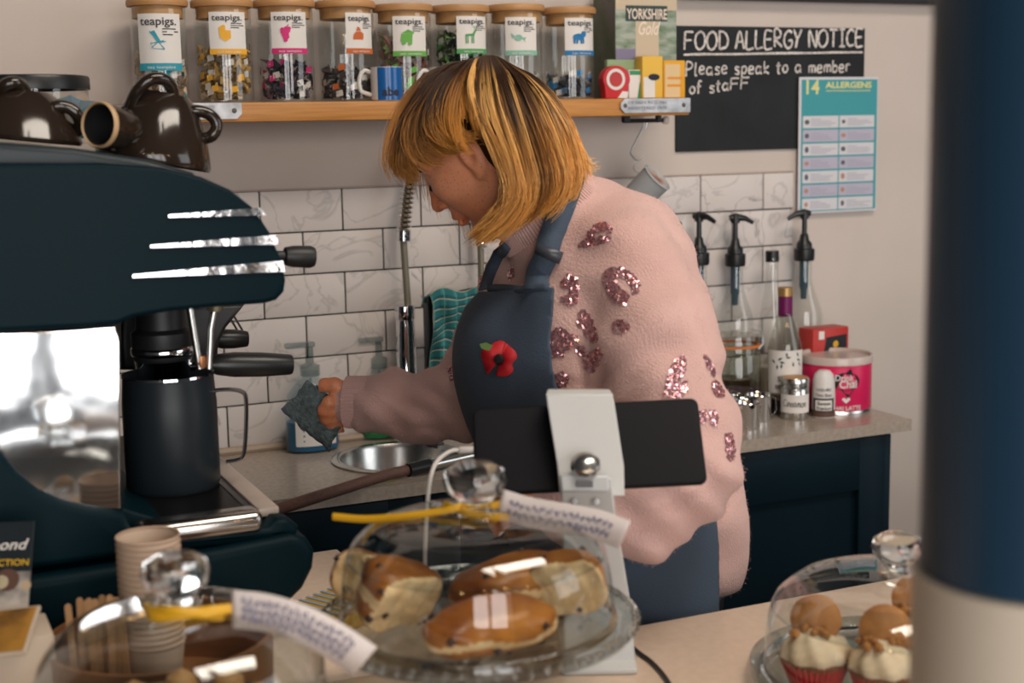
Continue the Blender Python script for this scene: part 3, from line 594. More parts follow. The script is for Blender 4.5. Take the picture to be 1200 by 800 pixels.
# tap with a spring hose
bp = onY(481, 440, -0.075); tb = thing('kitchen_tap', 'tall chrome tap with a coiled spring hose, behind the person', 'tap', (float(bp[0]), -0.045, Z0))
TY = -0.045
def tl(px, py, Y=TY): p = onY(px, py, Y); return (float(p[0]-bp[0]), float(p[1])-TY, float(p[2])-Z0)
ztop = tl(480, 357)[2]
MB().lathe([(0, 0), (0.030, 0), (0.030, 0.006), (0.0245, 0.012), (0.022, 0.05), (0.0175, ztop-.035), (0.0165, ztop-.027), (0.0165, ztop-.025), (0.0175, ztop-.024), (0.0175, ztop), (0, ztop)], 32, c=(0.004, 0, 0)).build('tap_body', m_chrome, tb)
MB().lathe([(0.0178, ztop-.026), (0.0185, ztop-.024), (0.0185, ztop-.002), (0.0178, ztop)], 24, c=(0.004, 0, 0)).build('collar', m_chrome, tb)
pole = [tl(478, 357), tl(476, 330), tl(474, 300), tl(473, 278), tl(475, 250), tl(481, 212), tl(497, 185), tl(520, 178), tl(545, 195), tl(558, 235), tl(563, 290), tl(564, 330), tl(566, 370)]
path = spline(pole, 14); MB().tube([tuple(p) for p in path], 0.0062, 10).build('hose', mat('olive_hose', (0.20, 0.18, 0.13), 0.4, 0.3), tb)
# spring: rings wound round the upper hose
pp = [np.array(p) for p in path]; L_ = np.cumsum([0]+[np.linalg.norm(pp[i+1]-pp[i]) for i in range(len(pp)-1)])
def along(s_):
    i = min(len(L_)-2, max(0, int(np.searchsorted(L_, s_))-1)); u = (s_-L_[i])/(L_[i+1]-L_[i]+1e-9); t_ = pp[i+1]-pp[i]; return pp[i]*(1-u)+pp[i+1]*u, t_/np.linalg.norm(t_)
s0 = L_[3*14]; s1 = L_[10*14]; hel = []; pitch_ = 0.0085; nturn = (s1-s0)/pitch_
for k in range(int(nturn*12)):
    q, t_ = along(s0+(s1-s0)*k/(nturn*12)); n1 = np.cross(t_, (0, 1, 0)); n1 /= np.linalg.norm(n1); n2 = np.cross(t_, n1); a = 2*PI*k/12
    hel.append(tuple(q+(n1*math.cos(a)+n2*math.sin(a))*0.0115))
MB().tube(hel, 0.0022, 6).build('spring', m_chrome, tb)
q, t_ = along(s0); MB().lathe([(0.0062, -.006), (0.013, -.006), (0.013, .012), (0.0062, .012)], 20, axis_frame(tuple(q), t_)).build('spring_ferrule', m_chrome, tb)
q, t_ = along(L_[-1]); MB().lathe([(0, -.02), (0.012, -.02), (0.014, .01), (0.018, .05), (0.016, .055), (0, .055)], 20, axis_frame(tuple(q), t_)).build('spray_head', m_blackp, tb)

# dish rack post with the checked towel over it
m_check = bpy.data.materials.new('teal_check'); N, L = nt(m_check); b = N['Principled BSDF']; b.inputs['Roughness'].default_value = 0.85
tc = N.new('ShaderNodeTexCoord'); sp = N.new('ShaderNodeSeparateXYZ'); L.new(tc.outputs['UV'], sp.inputs[0])
def band(sock, freq, wid, off=0.0):
    m1 = N.new('ShaderNodeMath'); m1.operation = 'MULTIPLY_ADD'; m1.inputs[1].default_value = freq; m1.inputs[2].default_value = off; L.new(sock, m1.inputs[0])
    m2 = N.new('ShaderNodeMath'); m2.operation = 'FRACT'; L.new(m1.outputs[0], m2.inputs[0]); m3 = N.new('ShaderNodeMath'); m3.operation = 'LESS_THAN'; m3.inputs[1].default_value = wid; L.new(m2.outputs[0], m3.inputs[0]); return m3.outputs[0]
def mixc(fac, a, b_):
    x = N.new('ShaderNodeMix'); x.data_type = 'RGBA'; L.new(fac, x.inputs[0])
    for s_, i in ((a, 6), (b_, 7)):
        if isinstance(s_, tuple): x.inputs[i].default_value = (*s_, 1)
        else: L.new(s_, x.inputs[i])
    return x.outputs[2]
c1 = mixc(band(sp.outputs[0], 7, .35, .2), (0.010, 0.12, 0.13), (0.020, 0.19, 0.19)); c2 = mixc(band(sp.outputs[1], 9, .45, .3), c1, (0.006, 0.075, 0.09))
c3 = mixc(band(sp.outputs[0], 7, .05), c2, (0.14, 0.30, 0.28)); c4 = mixc(band(sp.outputs[1], 9, .12), c3, (0.34, 0.36, 0.28)); L.new(c4, b.inputs['Base Color'])
rk = thing('towel_stand', 'black upright stand beside the tap, under the checked towel', 'stand', (float(onY(499, 400, -0.09)[0]), -0.105, Z0))
zt = float(onY(497, 352, -0.105)[2])-Z0
MB().box((0, 0, 0.004), (0.03, 0.05, 0.008), bev=0.002).build('foot', m_blackp, rk); MB().box((0.0, 0, zt/2), (0.016, 0.010, zt-.008), bev=0.002).build('post', m_blackp, rk)
MB().tube([(0.0, 0, zt), (0.14, 0, zt+.02)], 0.005, 8).build('bar', m_blackp, rk)
x0 = rk.location.x; nu, nv = 34, 40; V = []; Fc = []; UV = []
for j in range(nv+1):
    for i in range(nu+1):
        u, v = i/nu, j/nv; X = -0.004+u*0.15; s_ = v*0.46; ztop_ = zt+0.012+0.02*u+0.006*math.sin(u*9)
        if s_ < .03: zz = ztop_-(.03-s_)*.8-.004; yy = 0.012+(.03-s_)*.4
        else: q_ = s_-.03; yy = -0.013-0.010*math.sin(min(1, q_/.05)*PI/2)+0.006*math.sin(u*17+q_*6)*min(1, q_*14)+0.004*math.sin(u*31-q_*21)*min(1, q_*10); zz = ztop_-q_*0.44+0.004*math.sin(u*13+q_*30)
        V.append((X+0.006*math.sin(s_*11+u*3), yy, zz)); UV.append((u, v*1.5))
for j in range(nv):
    for i in range(nu): a = j*(nu+1)+i; Fc.append((a, a+1, a+nu+2, a+nu+1))
tw = MB(); tw.add(V, Fc); to = tw.build('tea_towel', m_check, ang=180); to.location = rk.location
ul = to.data.uv_layers.new(name='UVMap')
for lp in to.data.loops: ul.data[lp.index].uv = UV[lp.vertex_index]
md = to.modifiers.new('thickness', 'SOLIDIFY'); md.thickness = 0.0025; md.offset = 0
tag(to, 'teal checked tea towel hanging beside the chrome tap', 'towel')

# hose lying along the worktop edge
hp = [onZ(310, 602, TOP+.012), onZ(340, 592, TOP+.012), onZ(400, 573, TOP+.012), onZ(455, 556, TOP+.013), onZ(500, 546, TOP+.014)]
m_braid = mat('braided_hose', (0.10, 0.045, 0.03), 0.5, 0.2, col2=(0.20, 0.11, 0.085), nscale=700, bump=0.4, bscale=500)
ho = thing('braided_hose', 'brown braided hose lying across the worktop edge by the sink', 'hose', tuple(hp[0])); h0 = hp[0]
P_ = [tuple(p-h0) for p in spline(hp, 8)]
MB().tube(P_, 0.0092, 12).build('hose', m_braid, ho)
e0, e1 = onZ(478, 551, TOP+.014)-h0, onZ(503, 545, TOP+.014)-h0
MB().tube([tuple(e0), tuple((e0+e1)/2), tuple(e1)], 0.0112, 14).build('connector', m_blackp, ho)
e2 = onZ(560, 532, TOP+.016)-h0; MB().tube([tuple(e1), tuple(e2)], 0.0075, 12).build('steel_pipe', m_steel, ho)

# hand soap bottles
def soap(px, pyb, w_px, pytop, liquid, fill, label, lab=True, Y=-0.062):
    b_ = onZ(px, pyb, TOP); Y = float(b_[1]); d = depth(b_); R = w_px/2/F*d; H = float(onY(px, pytop, Y)[2])-TOP
    s_ = thing('soap_bottle', label, 'soap bottle', (float(b_[0]), Y, Z0), group='soap bottles by the sink')
    hb = H*0.66; pr = [(0, 0), (R*.96, 0), (R, .004), (R*.98, hb*.55), (R*.86, hb*.8), (R*.45, hb*.97), (R*.3, hb), (R*.3, hb+.012)]
    sc = Matrix.Diagonal((1, .62, 1, 1)); MB().lathe(pr, 32, sc).build('bottle', thin_glass('soap_plastic', (0.86, 0.91, 0.93), 0.1), s_)
    MB().lathe([(0, .003), (R*.93, .003), (R*.96, .006), (R*.945, hb*fill), (0, hb*fill)], 32, sc).build('liquid', mat('soap_liquid', liquid, 0.15, spec=0.5), s_)
    pm = MB(); pm.lathe([(0, hb+.004), (R*.36, hb+.004), (R*.36, hb+.022), (R*.16, hb+.026), (R*.14, H-.012), (0, H-.012)], 18); pm.box((-R*.35, 0, H-.008), (R*1.1, .014, .010), bev=.003)
    pm.build('pump', thin_glass('pale_pump', (0.62, 0.68, 0.68), 0.25), s_)
    MB().tube([(0, 0, hb), (0.004, 0, .02)], .0025, 6).build('dip_tube', flat((0.4, 0.45, 0.45)), s_)
    return s_, R, hb
s_, R, hb = soap(367, 527, 64, 398, (0.012, 0.13, 0.26), .42, 'soap bottle with blue liquid and white label behind the grey cloth')
lb = MB(); fnl = lambda x, z: (x, -math.sqrt(max(0, 1-(x/(R*1.0))**2))*R*.62-.0008, z)
put2d(lb, rect2d(-R*.75, hb*.10, R*.75, hb*.62, 10), fnl); lo = lb.build('label', m_label, s_)
lt = MB()
for k in range(5): put2d(lt, rect2d(-R*.5, hb*(.16+.07*k), R*(.1+.3*random.random()), hb*(.185+.07*k)), lambda x, z: (fnl(x, z)[0], fnl(x, z)[1]-.0006, z))
lt.build('lettering', flat((0.05, 0.12, 0.22)), lo, smooth=False)
s_, R, hb = soap(447, 512, 54, 392, (0.012, 0.22, 0.06), .60, 'soap bottle with green liquid standing left of the tap')
lb = MB(); put2d(lb, rect2d(-R*.1, hb*.5, R*.5, hb*.75, 6), lambda x, z: (x, -math.sqrt(max(0, 1-(x/R)**2))*R*.6-.001, z)); lb.build('label', flat((0.55, 0.50, 0.04)), s_)

# ------------------------------------------------------------------ syrup bottles with pumps
m_syrup = thin_glass('bottle_glass', (0.93, 0.94, 0.93))
def bottle_mesh(s_, R, hs, hn, rn, H, m):
    MB().lathe([(0, 0), (R*.94, 0), (R, .005), (R, hs), (R*.92, hs+.012), (rn*1.15, hn), (rn, hn+.012), (rn, H), (rn*1.1, H+.001), (rn*1.1, H+.006), (rn*.8, H+.006)], 32).build('bottle', m, s_)
def pump_bottle(px, pytop, Y, label, turn, wide=44):
    b_ = onY(px, 400, Y); d = depth(b_); R = wide/2/F*d; zt = float(onY(px, pytop, Y)[2])-TOP
    s_ = thing('syrup_bottle', label, 'bottle', (float(b_[0]), Y, Z0), group='pump syrup bottles'); H = zt-.098
    bottle_mesh(s_, R, H-.115, H-.055, R*.42, H, m_syrup)
    MB().lathe([(0, .003), (R*.93, .003), (R*.93, .05), (0, .05)], 24).build('syrup', mat('syrup', (0.10, 0.055, 0.03), 0.15), s_)
    pm = MB(); pm.lathe([(0, H-.006), (R*.52, H-.006), (R*.55, H), (R*.55, H+.018), (R*.42, H+.020), (R*.40, H+.030), (R*.26, H+.036), (R*.20, H+.048), (R*.14, H+.05), (R*.13, zt-.014), (0, zt-.014)], 20)
    po_ = pm.build('pump', m_blackp, s_)
    c_, sn = math.cos(turn), math.sin(turn); hd = MB(); hd.tube([(-.012*c_, -.012*sn, zt-.008), (0, 0, zt-.006), (.020*c_, .020*sn, zt-.009), (.036*c_, .036*sn, zt-.018)], [.006, .0085, .0055, .004], 10); hd.lathe([(0, zt-.018), (.009, zt-.018), (.009, zt-.004), (.006, zt), (0, zt)], 14)
    hd.build('nozzle', m_blackp, po_)
    MB().lathe([(0, H-.085), (.006, H-.085), (.007, H-.065), (.0095, H-.06), (.0095, H-.005), (0, H-.005)], 14).build('pump_barrel', mat('smoked_barrel', (0.05, 0.085, 0.11), 0.2), s_)
    return s_
pump_bottle(777, 253, -0.042, 'pump syrup bottle mostly hidden behind the pink shoulder', -0.5)
pump_bottle(819, 249, -0.042, 'pump syrup bottle peeking out right behind the pink sleeve', -1.1)
pump_bottle(861, 251, -0.042, 'pump syrup bottle standing behind the clip-top jar', -0.35)
pump_bottle(941, 246, -0.045, 'pump syrup bottle rightmost on the worktop, in front of the wall', 2.9)
b_ = onY(904, 400, -0.060); s_ = thing('clear_bottle', 'clear bottle with black screw cap between two pump bottles', 'bottle', (float(b_[0]), -0.060, Z0)); zt = float(onY(904, 294, -0.06)[2])-TOP
bottle_mesh(s_, .028, zt-.155, zt-.075, .013, zt-.02, m_syrup); MB().lathe([(0, zt-.022), (.0135, zt-.022), (.0135, zt), (0, zt)], 20).build('cap', m_blackp, s_)
MB().lathe([(0, .003), (.026, .003), (.026, .07), (0, .07)], 24).build('syrup', mat('clear_syrup', (0.46, 0.40, 0.33), 0.2), s_)

# purple-necked bottle
b_ = onZ(919, 483, TOP); Yb = float(b_[1]); d = depth(b_); R = 40/2/F*d; zt = float(onY(920, 337, Yb)[2])-TOP
s_ = thing('cordial_bottle', 'glass bottle with gold cap, purple neck and botanical label', 'bottle', (float(b_[0]), Yb, Z0))
hs = float(onY(920, 400, Yb)[2])-TOP; hn = float(onY(920, 368, Yb)[2])-TOP
bottle_mesh(s_, R, hs-.012, hn, .0125, zt-.012, thin_glass('cordial_glass', (0.80, 0.80, 0.76)))
MB().lathe([(0, .003), (R*.95, .003), (R*.95, float(onY(920, 466, Yb)[2])-TOP), (0, float(onY(920, 466, Yb)[2])-TOP)], 28).build('cordial', mat('cordial', (0.020, 0.010, 0.016), 0.15), s_)
zp = float(onY(920, 370, Yb)[2])-TOP; MB().lathe([(.0135, zp), (.0142, zp), (.0138, zt-.016), (.013, zt-.016)], 24).build('neck_foil', flat((0.13, 0.008, 0.075), .35), s_)
MB().lathe([(.0135, zt-.017), (.0145, zt-.016), (.0145, zt), (.012, zt+.001), (0, zt+.001)], 24).build('cap', mat('gold_cap', (0.42, 0.26, 0.10), 0.35, 0.6), s_)
vd = CAM[:2]-np.array([b_[0], Yb]); ac = math.atan2(vd[1], vd[0]); z0_, z1_ = float(onY(920, 462, Yb-R)[2])-TOP, float(onY(920, 412, Yb-R)[2])-TOP
def wrapf(R_, e, z0=0.0, ac=None): return lambda x, z: ((R_+e)*math.cos(ac+x/R_), (R_+e)*math.sin(ac+x/R_), z0+z)
lb = MB(); put2d(lb, rect2d(-R*1.15, 0, R*1.35, z1_-z0_, 12), wrapf(R, .0006, z0_, ac)); lo = lb.build('label', m_label, s_); LH = z1_-z0_
lf = MB()
for k in range(11):
    a = random.uniform(0, 2*PI); cx, cy = random.uniform(-R*.8, R*.9), LH*random.uniform(.6, .88); l_ = .0055
    put2d(lf, poly2d([(cx, cy), (cx+l_*math.cos(a)-l_*.4*math.sin(a), cy+l_*math.sin(a)+l_*.4*math.cos(a)), (cx+2*l_*math.cos(a), cy+2*l_*math.sin(a)), (cx+l_*math.cos(a)+l_*.4*math.sin(a), cy+l_*math.sin(a)-l_*.4*math.cos(a))]), wrapf(R, .001, z0_, ac))
lf.build('leaf_print', flat((0.03, 0.08, 0.07)), lo, smooth=False)
lt = MB()
put2d(lt, text2d('SLOE', LH*.17, .02, width=R*.9), lambda x, z: wrapf(R, .001, z0_, ac)(x-R*.4, z+LH*.28)); put2d(lt, text2d('BRAMBLE', LH*.14, .02, width=R*1.2), lambda x, z: wrapf(R, .001, z0_, ac)(x-R*.55, z+LH*.10))
lt.build('lettering', flat((0.10, 0.03, 0.09)), lo, smooth=False)

# clip-top jar
b_ = onZ(860, 484, TOP); Yb = float(b_[1]); d = depth(b_); R = 62/2/F*d; s_ = thing('clip_jar', 'clip-top glass jar with an orange rubber seal next to the sleeve', 'jar', (float(b_[0]), Yb, Z0))
zt = float(onY(861, 391, Yb)[2])-TOP; zs = float(onY(861, 404, Yb)[2])-TOP
MB().lathe([(0, 0), (R*.94, 0), (R, .006), (R, zs-.022), (R*.93, zs-.014), (R*.9, zs-.002)], 36).build('glass', thin_glass('jar_glass', (0.80, 0.84, 0.79)), s_)
MB().lathe([(R*.9, zs+.002), (R*.94, zs+.004), (R*.9, zt-.002), (R*.8, zt), (0, zt-.004)], 36).build('lid', thin_glass('lid_glass', (0.82, 0.82, 0.78)), s_)
MB().lathe([(R*.85, zs-.002), (R*.99, zs-.0015), (R*.99, zs+.0015), (R*.85, zs+.002)], 36).build('rubber_seal', flat((0.62, 0.17, 0.03), .5), s_)
MB().lathe([(0, .003), (R*.94, .003), (R*.95, .045), (0, .05)], 28).build('contents', mat('dried_fruit', (0.06, 0.02, 0.03), 0.7, noise=.5, nscale=80, bump=.6, bscale=90), s_)
cl = MB(); cl.tube([(R*.9, -.012, zs-.012), (R*1.12, -.014, zs), (R*1.05, -.012, zt+.002), (R*.7, -.006, zt+.006)], .0016, 6); cl.tube([(R*.95, .012, zs-.03), (R*1.15, .012, zs-.02), (R*1.1, .010, zs+.01)], .0016, 6); cl.box((R*1.12, -.004, zs-.004), (.006, .02, .030), bev=.001)
cl.build('clip', mat('clip_wire', (0.30, 0.30, 0.30), 0.3, 0.9), s_)

# red box behind the tub
b_ = onY(964, 420, -0.11); s_ = thing('red_box', 'red box with a dark panel standing behind the pink tub', 'box', (float(b_[0]), -0.112, Z0), 0.06)
zt = float(onY(965, 387, -0.15)[2])-TOP; MB().box((0, 0, zt/2), (.092, .045, zt), bev=.0015).build('carton', flat((0.42, 0.035, 0.03), .4), s_)
q = MB(); put2d(q, poly2d([(-.022, zt*.55), (.040, zt*.55), (.040, zt*.9), (-.012, zt*.88)]), lambda x, z: (x, -.0232, z)); q.build('dark_panel', flat((0.02, 0.02, 0.025)), s_, smooth=False)
q = MB(); put2d(q, disc2d(.012, zt*.78, .007), lambda x, z: (x, -.0236, z)); q.build('gold_dot', flat((0.62, 0.33, 0.03)), s_, smooth=False)
q = MB(); put2d(q, rect2d(-.032, zt*.86, -.018, zt*.97), lambda x, z: (x, -.0236, z)); q.build('white_tab', m_label, s_, smooth=False)

# pink chai tub
b_ = onZ(989, 486, TOP); d = depth(b_); R = 84/2/F*d; Yb = float(b_[1])+R*.86; Xb = float(b_[0])+R*.35
s_ = thing('drink_powder_tub', 'large raspberry pink drink powder tub with a clear lid', 'tub', (Xb, Yb, Z0)); H = float(onY(987, 414, Yb)[2])-TOP
MB().lathe([(0, .002), (R*.97, .002), (R, .006), (R, H-.012), (R*.98, H-.010), (0, H-.010)], 48).build('tub', flat((0.56, 0.014, 0.085), .32), s_)
MB().lathe([(R*.97, 0), (R*1.01, 0), (R*1.01, .006), (R, .007)], 48).build('metal_foot', m_steel, s_)
MB().lathe([(R*1.0, H-.014), (R*1.025, H-.013), (R*1.025, H), (R*1.01, H+.002), (R*.97, H+.001), (R*.95, H-.004), (0, H-.004)], 48).build('lid', mat('milky_lid', (0.52, 0.42, 0.38), 0.25), s_)
vd = CAM[:2]-np.array([Xb, Yb]); ac = math.atan2(vd[1], vd[0])+.30
wf = wrapf(R, .0006, 0, ac)
q = MB(); put2d(q, disc2d(0, H*.60, R*.40, H*.165, 24), wf); put2d(q, poly2d([(-R*.16, H*.47), (R*.06, H*.30), (R*.30, H*.52)]), wf); put2d(q, poly2d([(-R*.05, H*.74), (R*.12, H*.84), (R*.20, H*.70)]), wf); q.build('speech_bubble', flat((0.012, 0.012, 0.014)), s_, smooth=False)
q = MB(); w2 = wrapf(R, .0012, 0, ac)
put2d(q, text2d('Drink', H*.15, .015, width=R*.52), lambda x, z: w2(x-R*.32, z+H*.62)); put2d(q, text2d('me', H*.08, .01), lambda x, z: w2(x+R*.10, z+H*.57)); put2d(q, text2d('Chai', H*.19, .02, width=R*.5), lambda x, z: w2(x-R*.20, z+H*.49))
put2d(q, poly2d([(0, H*.21), (R*.12, H*.28), (R*.09, H*.315), (R*.03, H*.31), (0, H*.285), (-R*.03, H*.31), (-R*.09, H*.315), (-R*.12, H*.28)]), w2); put2d(q, text2d('CHAI LATTE', H*.105, .02, width=R*.9), lambda x, z: w2(x-R*.45, z+H*.09))
q.build('lettering', m_label, s_, smooth=False)

# cinnamon jar
b_ = onZ(939, 492, TOP); d = depth(b_); R = 33/2/F*d; Yb = float(b_[1])+R*.8; s_ = thing('spice_jar', 'small steel spice jar with a handwritten cinnamon label', 'jar', (float(b_[0]), Yb, Z0)); H = float(onY(939, 441, Yb)[2])-TOP
MB().lathe([(0, 0), (R*.96, 0), (R, .003), (R, H*.72), (R*.92, H*.76)], 32).build('jar', m_steel, s_)
MB().lathe([(R*.92, H*.76), (R*1.02, H*.77), (R*1.02, H*.83), (R*.97, H*.85), (R*1.02, H*.87), (R*1.02, H*.97), (R*.97, H)], 32).build('screw_ring', m_steel, s_)
MB().lathe([(0, H*1.005), (R*.9, H*1.005), (R*.97, H*.99)], 32).build('lid', m_cork, s_)
vd = CAM[:2]-np.array([b_[0], Yb]); ac = math.atan2(vd[1], vd[0]); lb = MB(); put2d(lb, rect2d(-R*1.25, H*.18, R*1.25, H*.62, 12), wrapf(R, .0006, 0, ac)); lo = lb.build('label', m_label, s_)
G['C'] = G['C']; G['i'] = [[(.05, .6), (.06, 0)], [(.06, .85), (.07, .9)]]; G['n'] = [[(.03, 0), (.05, .6)], [(.05, .45), (.22, .6), (.3, .4), (.3, 0)]]
q = MB(); handwriting(q, 'Cinnamon', -R*.85, H*.33, H*.17, .0012, width=R*1.7, fn=wrapf(R, .0012, 0, ac)); q.build('handwriting', flat((0.02, 0.02, 0.02)), lo, smooth=False)

# small round-topped shaker pouch before the tub
b_ = onZ(970, 489, TOP); d = depth(b_); W_ = 27/F*d; Yb = float(b_[1]); s_ = thing('topping_shaker', 'white round-topped shaker with printed label before the pink tub', 'shaker', (float(b_[0]), Yb+.014, Z0)); H = float(onY(971, 434, Yb)[2])-TOP
R = W_/2
MB().lathe([(0, 0), (R*.97, 0), (R, .003), (R, H*.42), (R*.96, H*.62), (R*.93, H*.78), (R*.80, H*.9), (R*.5, H*.98), (0, H)], 32).build('bottle', mat('white_shaker', (0.64, 0.60, 0.57), 0.4), s_)
vd = CAM[:2]-np.array([b_[0], Yb]); ac = math.atan2(vd[1], vd[0]); wf = wrapf(R, .0008, 0, ac); w2 = wrapf(R, .0014, 0, ac)
q = MB(); put2d(q, rect2d(-R*1.3, H*.02, R*1.3, H*.16, 8), wf); q.build('brown_band', flat((0.11, 0.055, 0.04)), s_)
q = MB(); put2d(q, rect2d(-R*.95, H*.12, R*1.0, H*.42, 8), wf); q.build('dark_label', flat((0.03, 0.035, 0.035)), s_)
q = MB(); put2d(q, rect2d(-R*.7, H*.16, R*.75, H*.38, 8), w2); q.build('white_label', m_label, s_)
q = MB(); w3 = wrapf(R, .0019, 0, ac); put2d(q, text2d('Sweet', H*.1, .02, width=R*1.1), lambda x, z: w3(x-R*.5, z+H*.28)); put2d(q, text2d('Freedom', H*.09, .02, width=R*1.2), lambda x, z: w3(x-R*.55, z+H*.18)); put2d(q, text2d('Choc Shot', H*.09, .01, width=R*1.4), lambda x, z: w2(x-R*.7, z+H*.46)); put2d(q, text2d('LIQUID', H*.07, .01, width=R*1.2), lambda x, z: wrapf(R*.96, .002, 0, ac)(x-R*.6, z+H*.58)); q.build('lettering', flat((0.03, 0.03, 0.035)), s_, smooth=False)

# small steel cups
def steel_cup(px, pyb, w_px, pyt, turn, label):
    b_ = onZ(px, pyb, TOP); d = depth(b_); R = w_px/2/F*d; Yb = float(b_[1])+R*.7; H = float(onY(px, pyt, Yb)[2])-TOP
    s_ = thing('steel_cup', label, 'cup', (float(b_[0]), Yb, Z0), turn, 'small steel cups')
    MB().lathe([(0, 0), (R*.92, 0), (R*.96, .003), (R, H-.003), (R*1.03, H-.001), (R*1.0, H), (R*.95, H-.002), (R*.9, .004), (0, .004)], 32).build('cup', m_chrome, s_)
    MB().tube([(R*.95, 0, H*.86), (R*1.25, 0, H*.86), (R*1.5, 0, H*.74), (R*1.5, 0, H*.35), (R*1.3, 0, H*.18), (R*.92, 0, H*.16)], .0026, 8, flatten=(0, 0, 1)).build('handle', m_chrome, s_)
steel_cup(882, 503, 31, 470, 1.9, 'small steel cup, front one of the four beside the sleeve')
steel_cup(895, 494, 30, 461, -0.1, 'small steel cup with its handle to the right')
steel_cup(858, 500, 26, 468, 0.3, 'small steel cup closest to the pink sleeve')
steel_cup(872, 494, 26, 463, 2.4, 'small steel cup at the back, before the clip-top jar')
# ================================================================== espresso machine, seen end on
m_mblack = mat('machine_black', (0.0008, 0.010, 0.015), 0.48, spec=0.10, bump=0.02, bscale=400)
m_matte = mat('machine_dark', (0.010, 0.010, 0.011), 0.45)
ME, MBK = -0.95, -0.44                                   # near and far end of the machine along the counter
def qx(px, py, Y=ME): p = onY(px, py, Y); return float(p[0]), float(p[2])
em = thing('espresso_machine', 'large black espresso machine with chrome side and three chrome flashes', 'coffee machine', (-0.45, -0.70, TOP))
OX, OY, OZ = -0.45, -0.70, TOP
def side(poly, y0, y1, name, m, parent=em, bev=0.012, Y=ME):
    pts = [(qx(*p, Y)[0]-OX, qx(*p, Y)[1]-OZ) for p in poly]
    mb = MB(); mb.prism(pts, y1-y0, vframe((0, y1-OY, 0), (1, 0, 0), (0, 0, 1)), bev=bev); ob = mb.build(name, m, parent, ang=60); md = ob.modifiers.new('weighted normals', 'WEIGHTED_NORMAL'); md.keep_sharp = True; return ob
def smoothpoly(P, n=5):
    out = []
    for p in spline(P+[P[0]], n)[:-1]: out.append((float(p[0]), float(p[1])))
    return out
head = [(-170, 205), (-60, 196), (0, 191), (120, 191), (190, 196), (236, 207), (270, 222), (297, 243), (317, 272), (331, 306), (336, 328), (334, 342), (325, 352), (310, 356), (265, 359), (200, 365), (158, 372), (138, 380), (100, 384), (0, 389), (-170, 394)]
hd = side(head, ME, MBK, 'head', m_mblack, bev=0.006)
side([(-165, 200), (0, 166), (90, 173), (180, 187), (236, 203), (250, 222), (-165, 235)], ME+0.035, MBK, 'top_cover', mat('machine_top', (0.014, 0.022, 0.026), 0.4, spec=.3), bev=0.008)
for a in ([(197, 251.5), (306, 243), (311, 252), (197, 254.5)], [(176, 287), (322, 275), (327.5, 286), (176, 290)], [(155, 321.5), (331, 305), (334, 318), (155, 325)]):
    side(a, ME-0.0025, ME+0.002, 'chrome_flash', mat('flash_chrome', (0.78, 0.75, 0.74), 0.12, 1.0, bump=0.3, bscale=30), hd, bev=0.0)
kb = onY(333, 300, -0.86)-np.array([OX, OY, OZ]); ke = onY(368, 301, -0.86)-np.array([OX, OY, OZ])
Ax = Vector((ke-kb).tolist()); Lk = Ax.length
MB().lathe([(0, -.02), (.006, -.02), (.006, 0), (.0105, .001), (.0125, .010), (.0130, Lk-.005), (.011, Lk), (0, Lk)], 24, axis_frame(tuple(kb), Ax)).build('steam_knob', m_matte, em)
# column with a mirror end plate
side([(-170, 392), (60, 387), (137, 381), (143, 520), (143, 606), (-170, 606)], ME+0.012, MBK, 'column', m_matte, bev=0.003)
m_mirror = mat('mirror_plate', (0.80, 0.82, 0.84), 0.07, 1.0, bump=0.30, bscale=6)
side([(-168, 395), (55, 389), (135, 383), (141, 400), (142, 597), (60, 600), (-168, 600)], ME+0.004, ME+0.012, 'mirror_plate', m_mirror, bev=0.0015)
base = [(-170, 430), (-60, 445), (-20, 495), (2, 529), (20, 552), (45, 573), (75, 586), (105, 593), (146, 600), (157, 627), (314, 616), (322, 607), (336, 606), (350, 616), (346, 630), (150, 650), (0, 672), (-170, 690)]
side(base, ME-0.006, ME+0.03, 'side_cheek', m_mblack, bev=0.009)
side([(-170, 606), (146, 602), (200, 618), (330, 612), (346, 618), (344, 632), (150, 652), (0, 674), (-170, 692)], ME+0.03, MBK, 'base', m_mblack, bev=0.004)
sk_ = [(-170, 697), (0, 678), (150, 656), (250, 640), (338, 622), (357, 628), (366, 643), (364, 662), (352, 686), (334, 704), (312, 716), (150, 732), (0, 748), (-170, 765)]
side(sk_, ME-0.016, MBK+0.02, 'skirt', m_mblack, bev=0.012)
for fx, fy in ((-.30, ME+.06), (-.30, MBK-.05), (-.60, ME+.06), (-.60, MBK-.05)):
    zf = 0.055; MB().lathe([(0, 0), (.022, 0), (.024, .006), (.02, .012), (.02, zf), (0, zf)], 20, c=(fx-OX, fy-OY, .0004)).build('foot', m_matte, em)
# drip tray: recessed pan, rounded steel lip at the near end, slats
ZT = float(onY(330, 606, ME)[2]); tx0, tx1 = qx(150, 600)[0], qx(300, 605)[0]
tray = MB(); tray.box(((tx0+tx1)/2-OX, (ME+.035+MBK)/2-OY, ZT-.004-OZ), (tx1-tx0+.03, MBK-ME-.04, .006)); tr = tray.build('drip_tray', m_matte, em, smooth=False)
sl = MB()
ny = 62
for k in range(ny):
    y = ME+.045+(MBK-ME-.06)*k/(ny-1); sl.box(((tx0+tx1)/2-OX, y-OY, ZT+.004-OZ), (tx1-tx0, .0042, .004))
sl.box((tx0-OX, (ME+MBK)/2-OY, ZT+.004-OZ), (.006, MBK-ME-.06, .006)); sl.box((tx1-OX, (ME+MBK)/2-OY, ZT+.004-OZ), (.006, MBK-ME-.06, .006))
tag(sl.build('grille', mat('grille_dark', (0.02, 0.02, 0.021), 0.3, 0.8), tr, smooth=False), kind='stuff')
a, b = onY(160, 606, ME), onY(306, 598, ME)
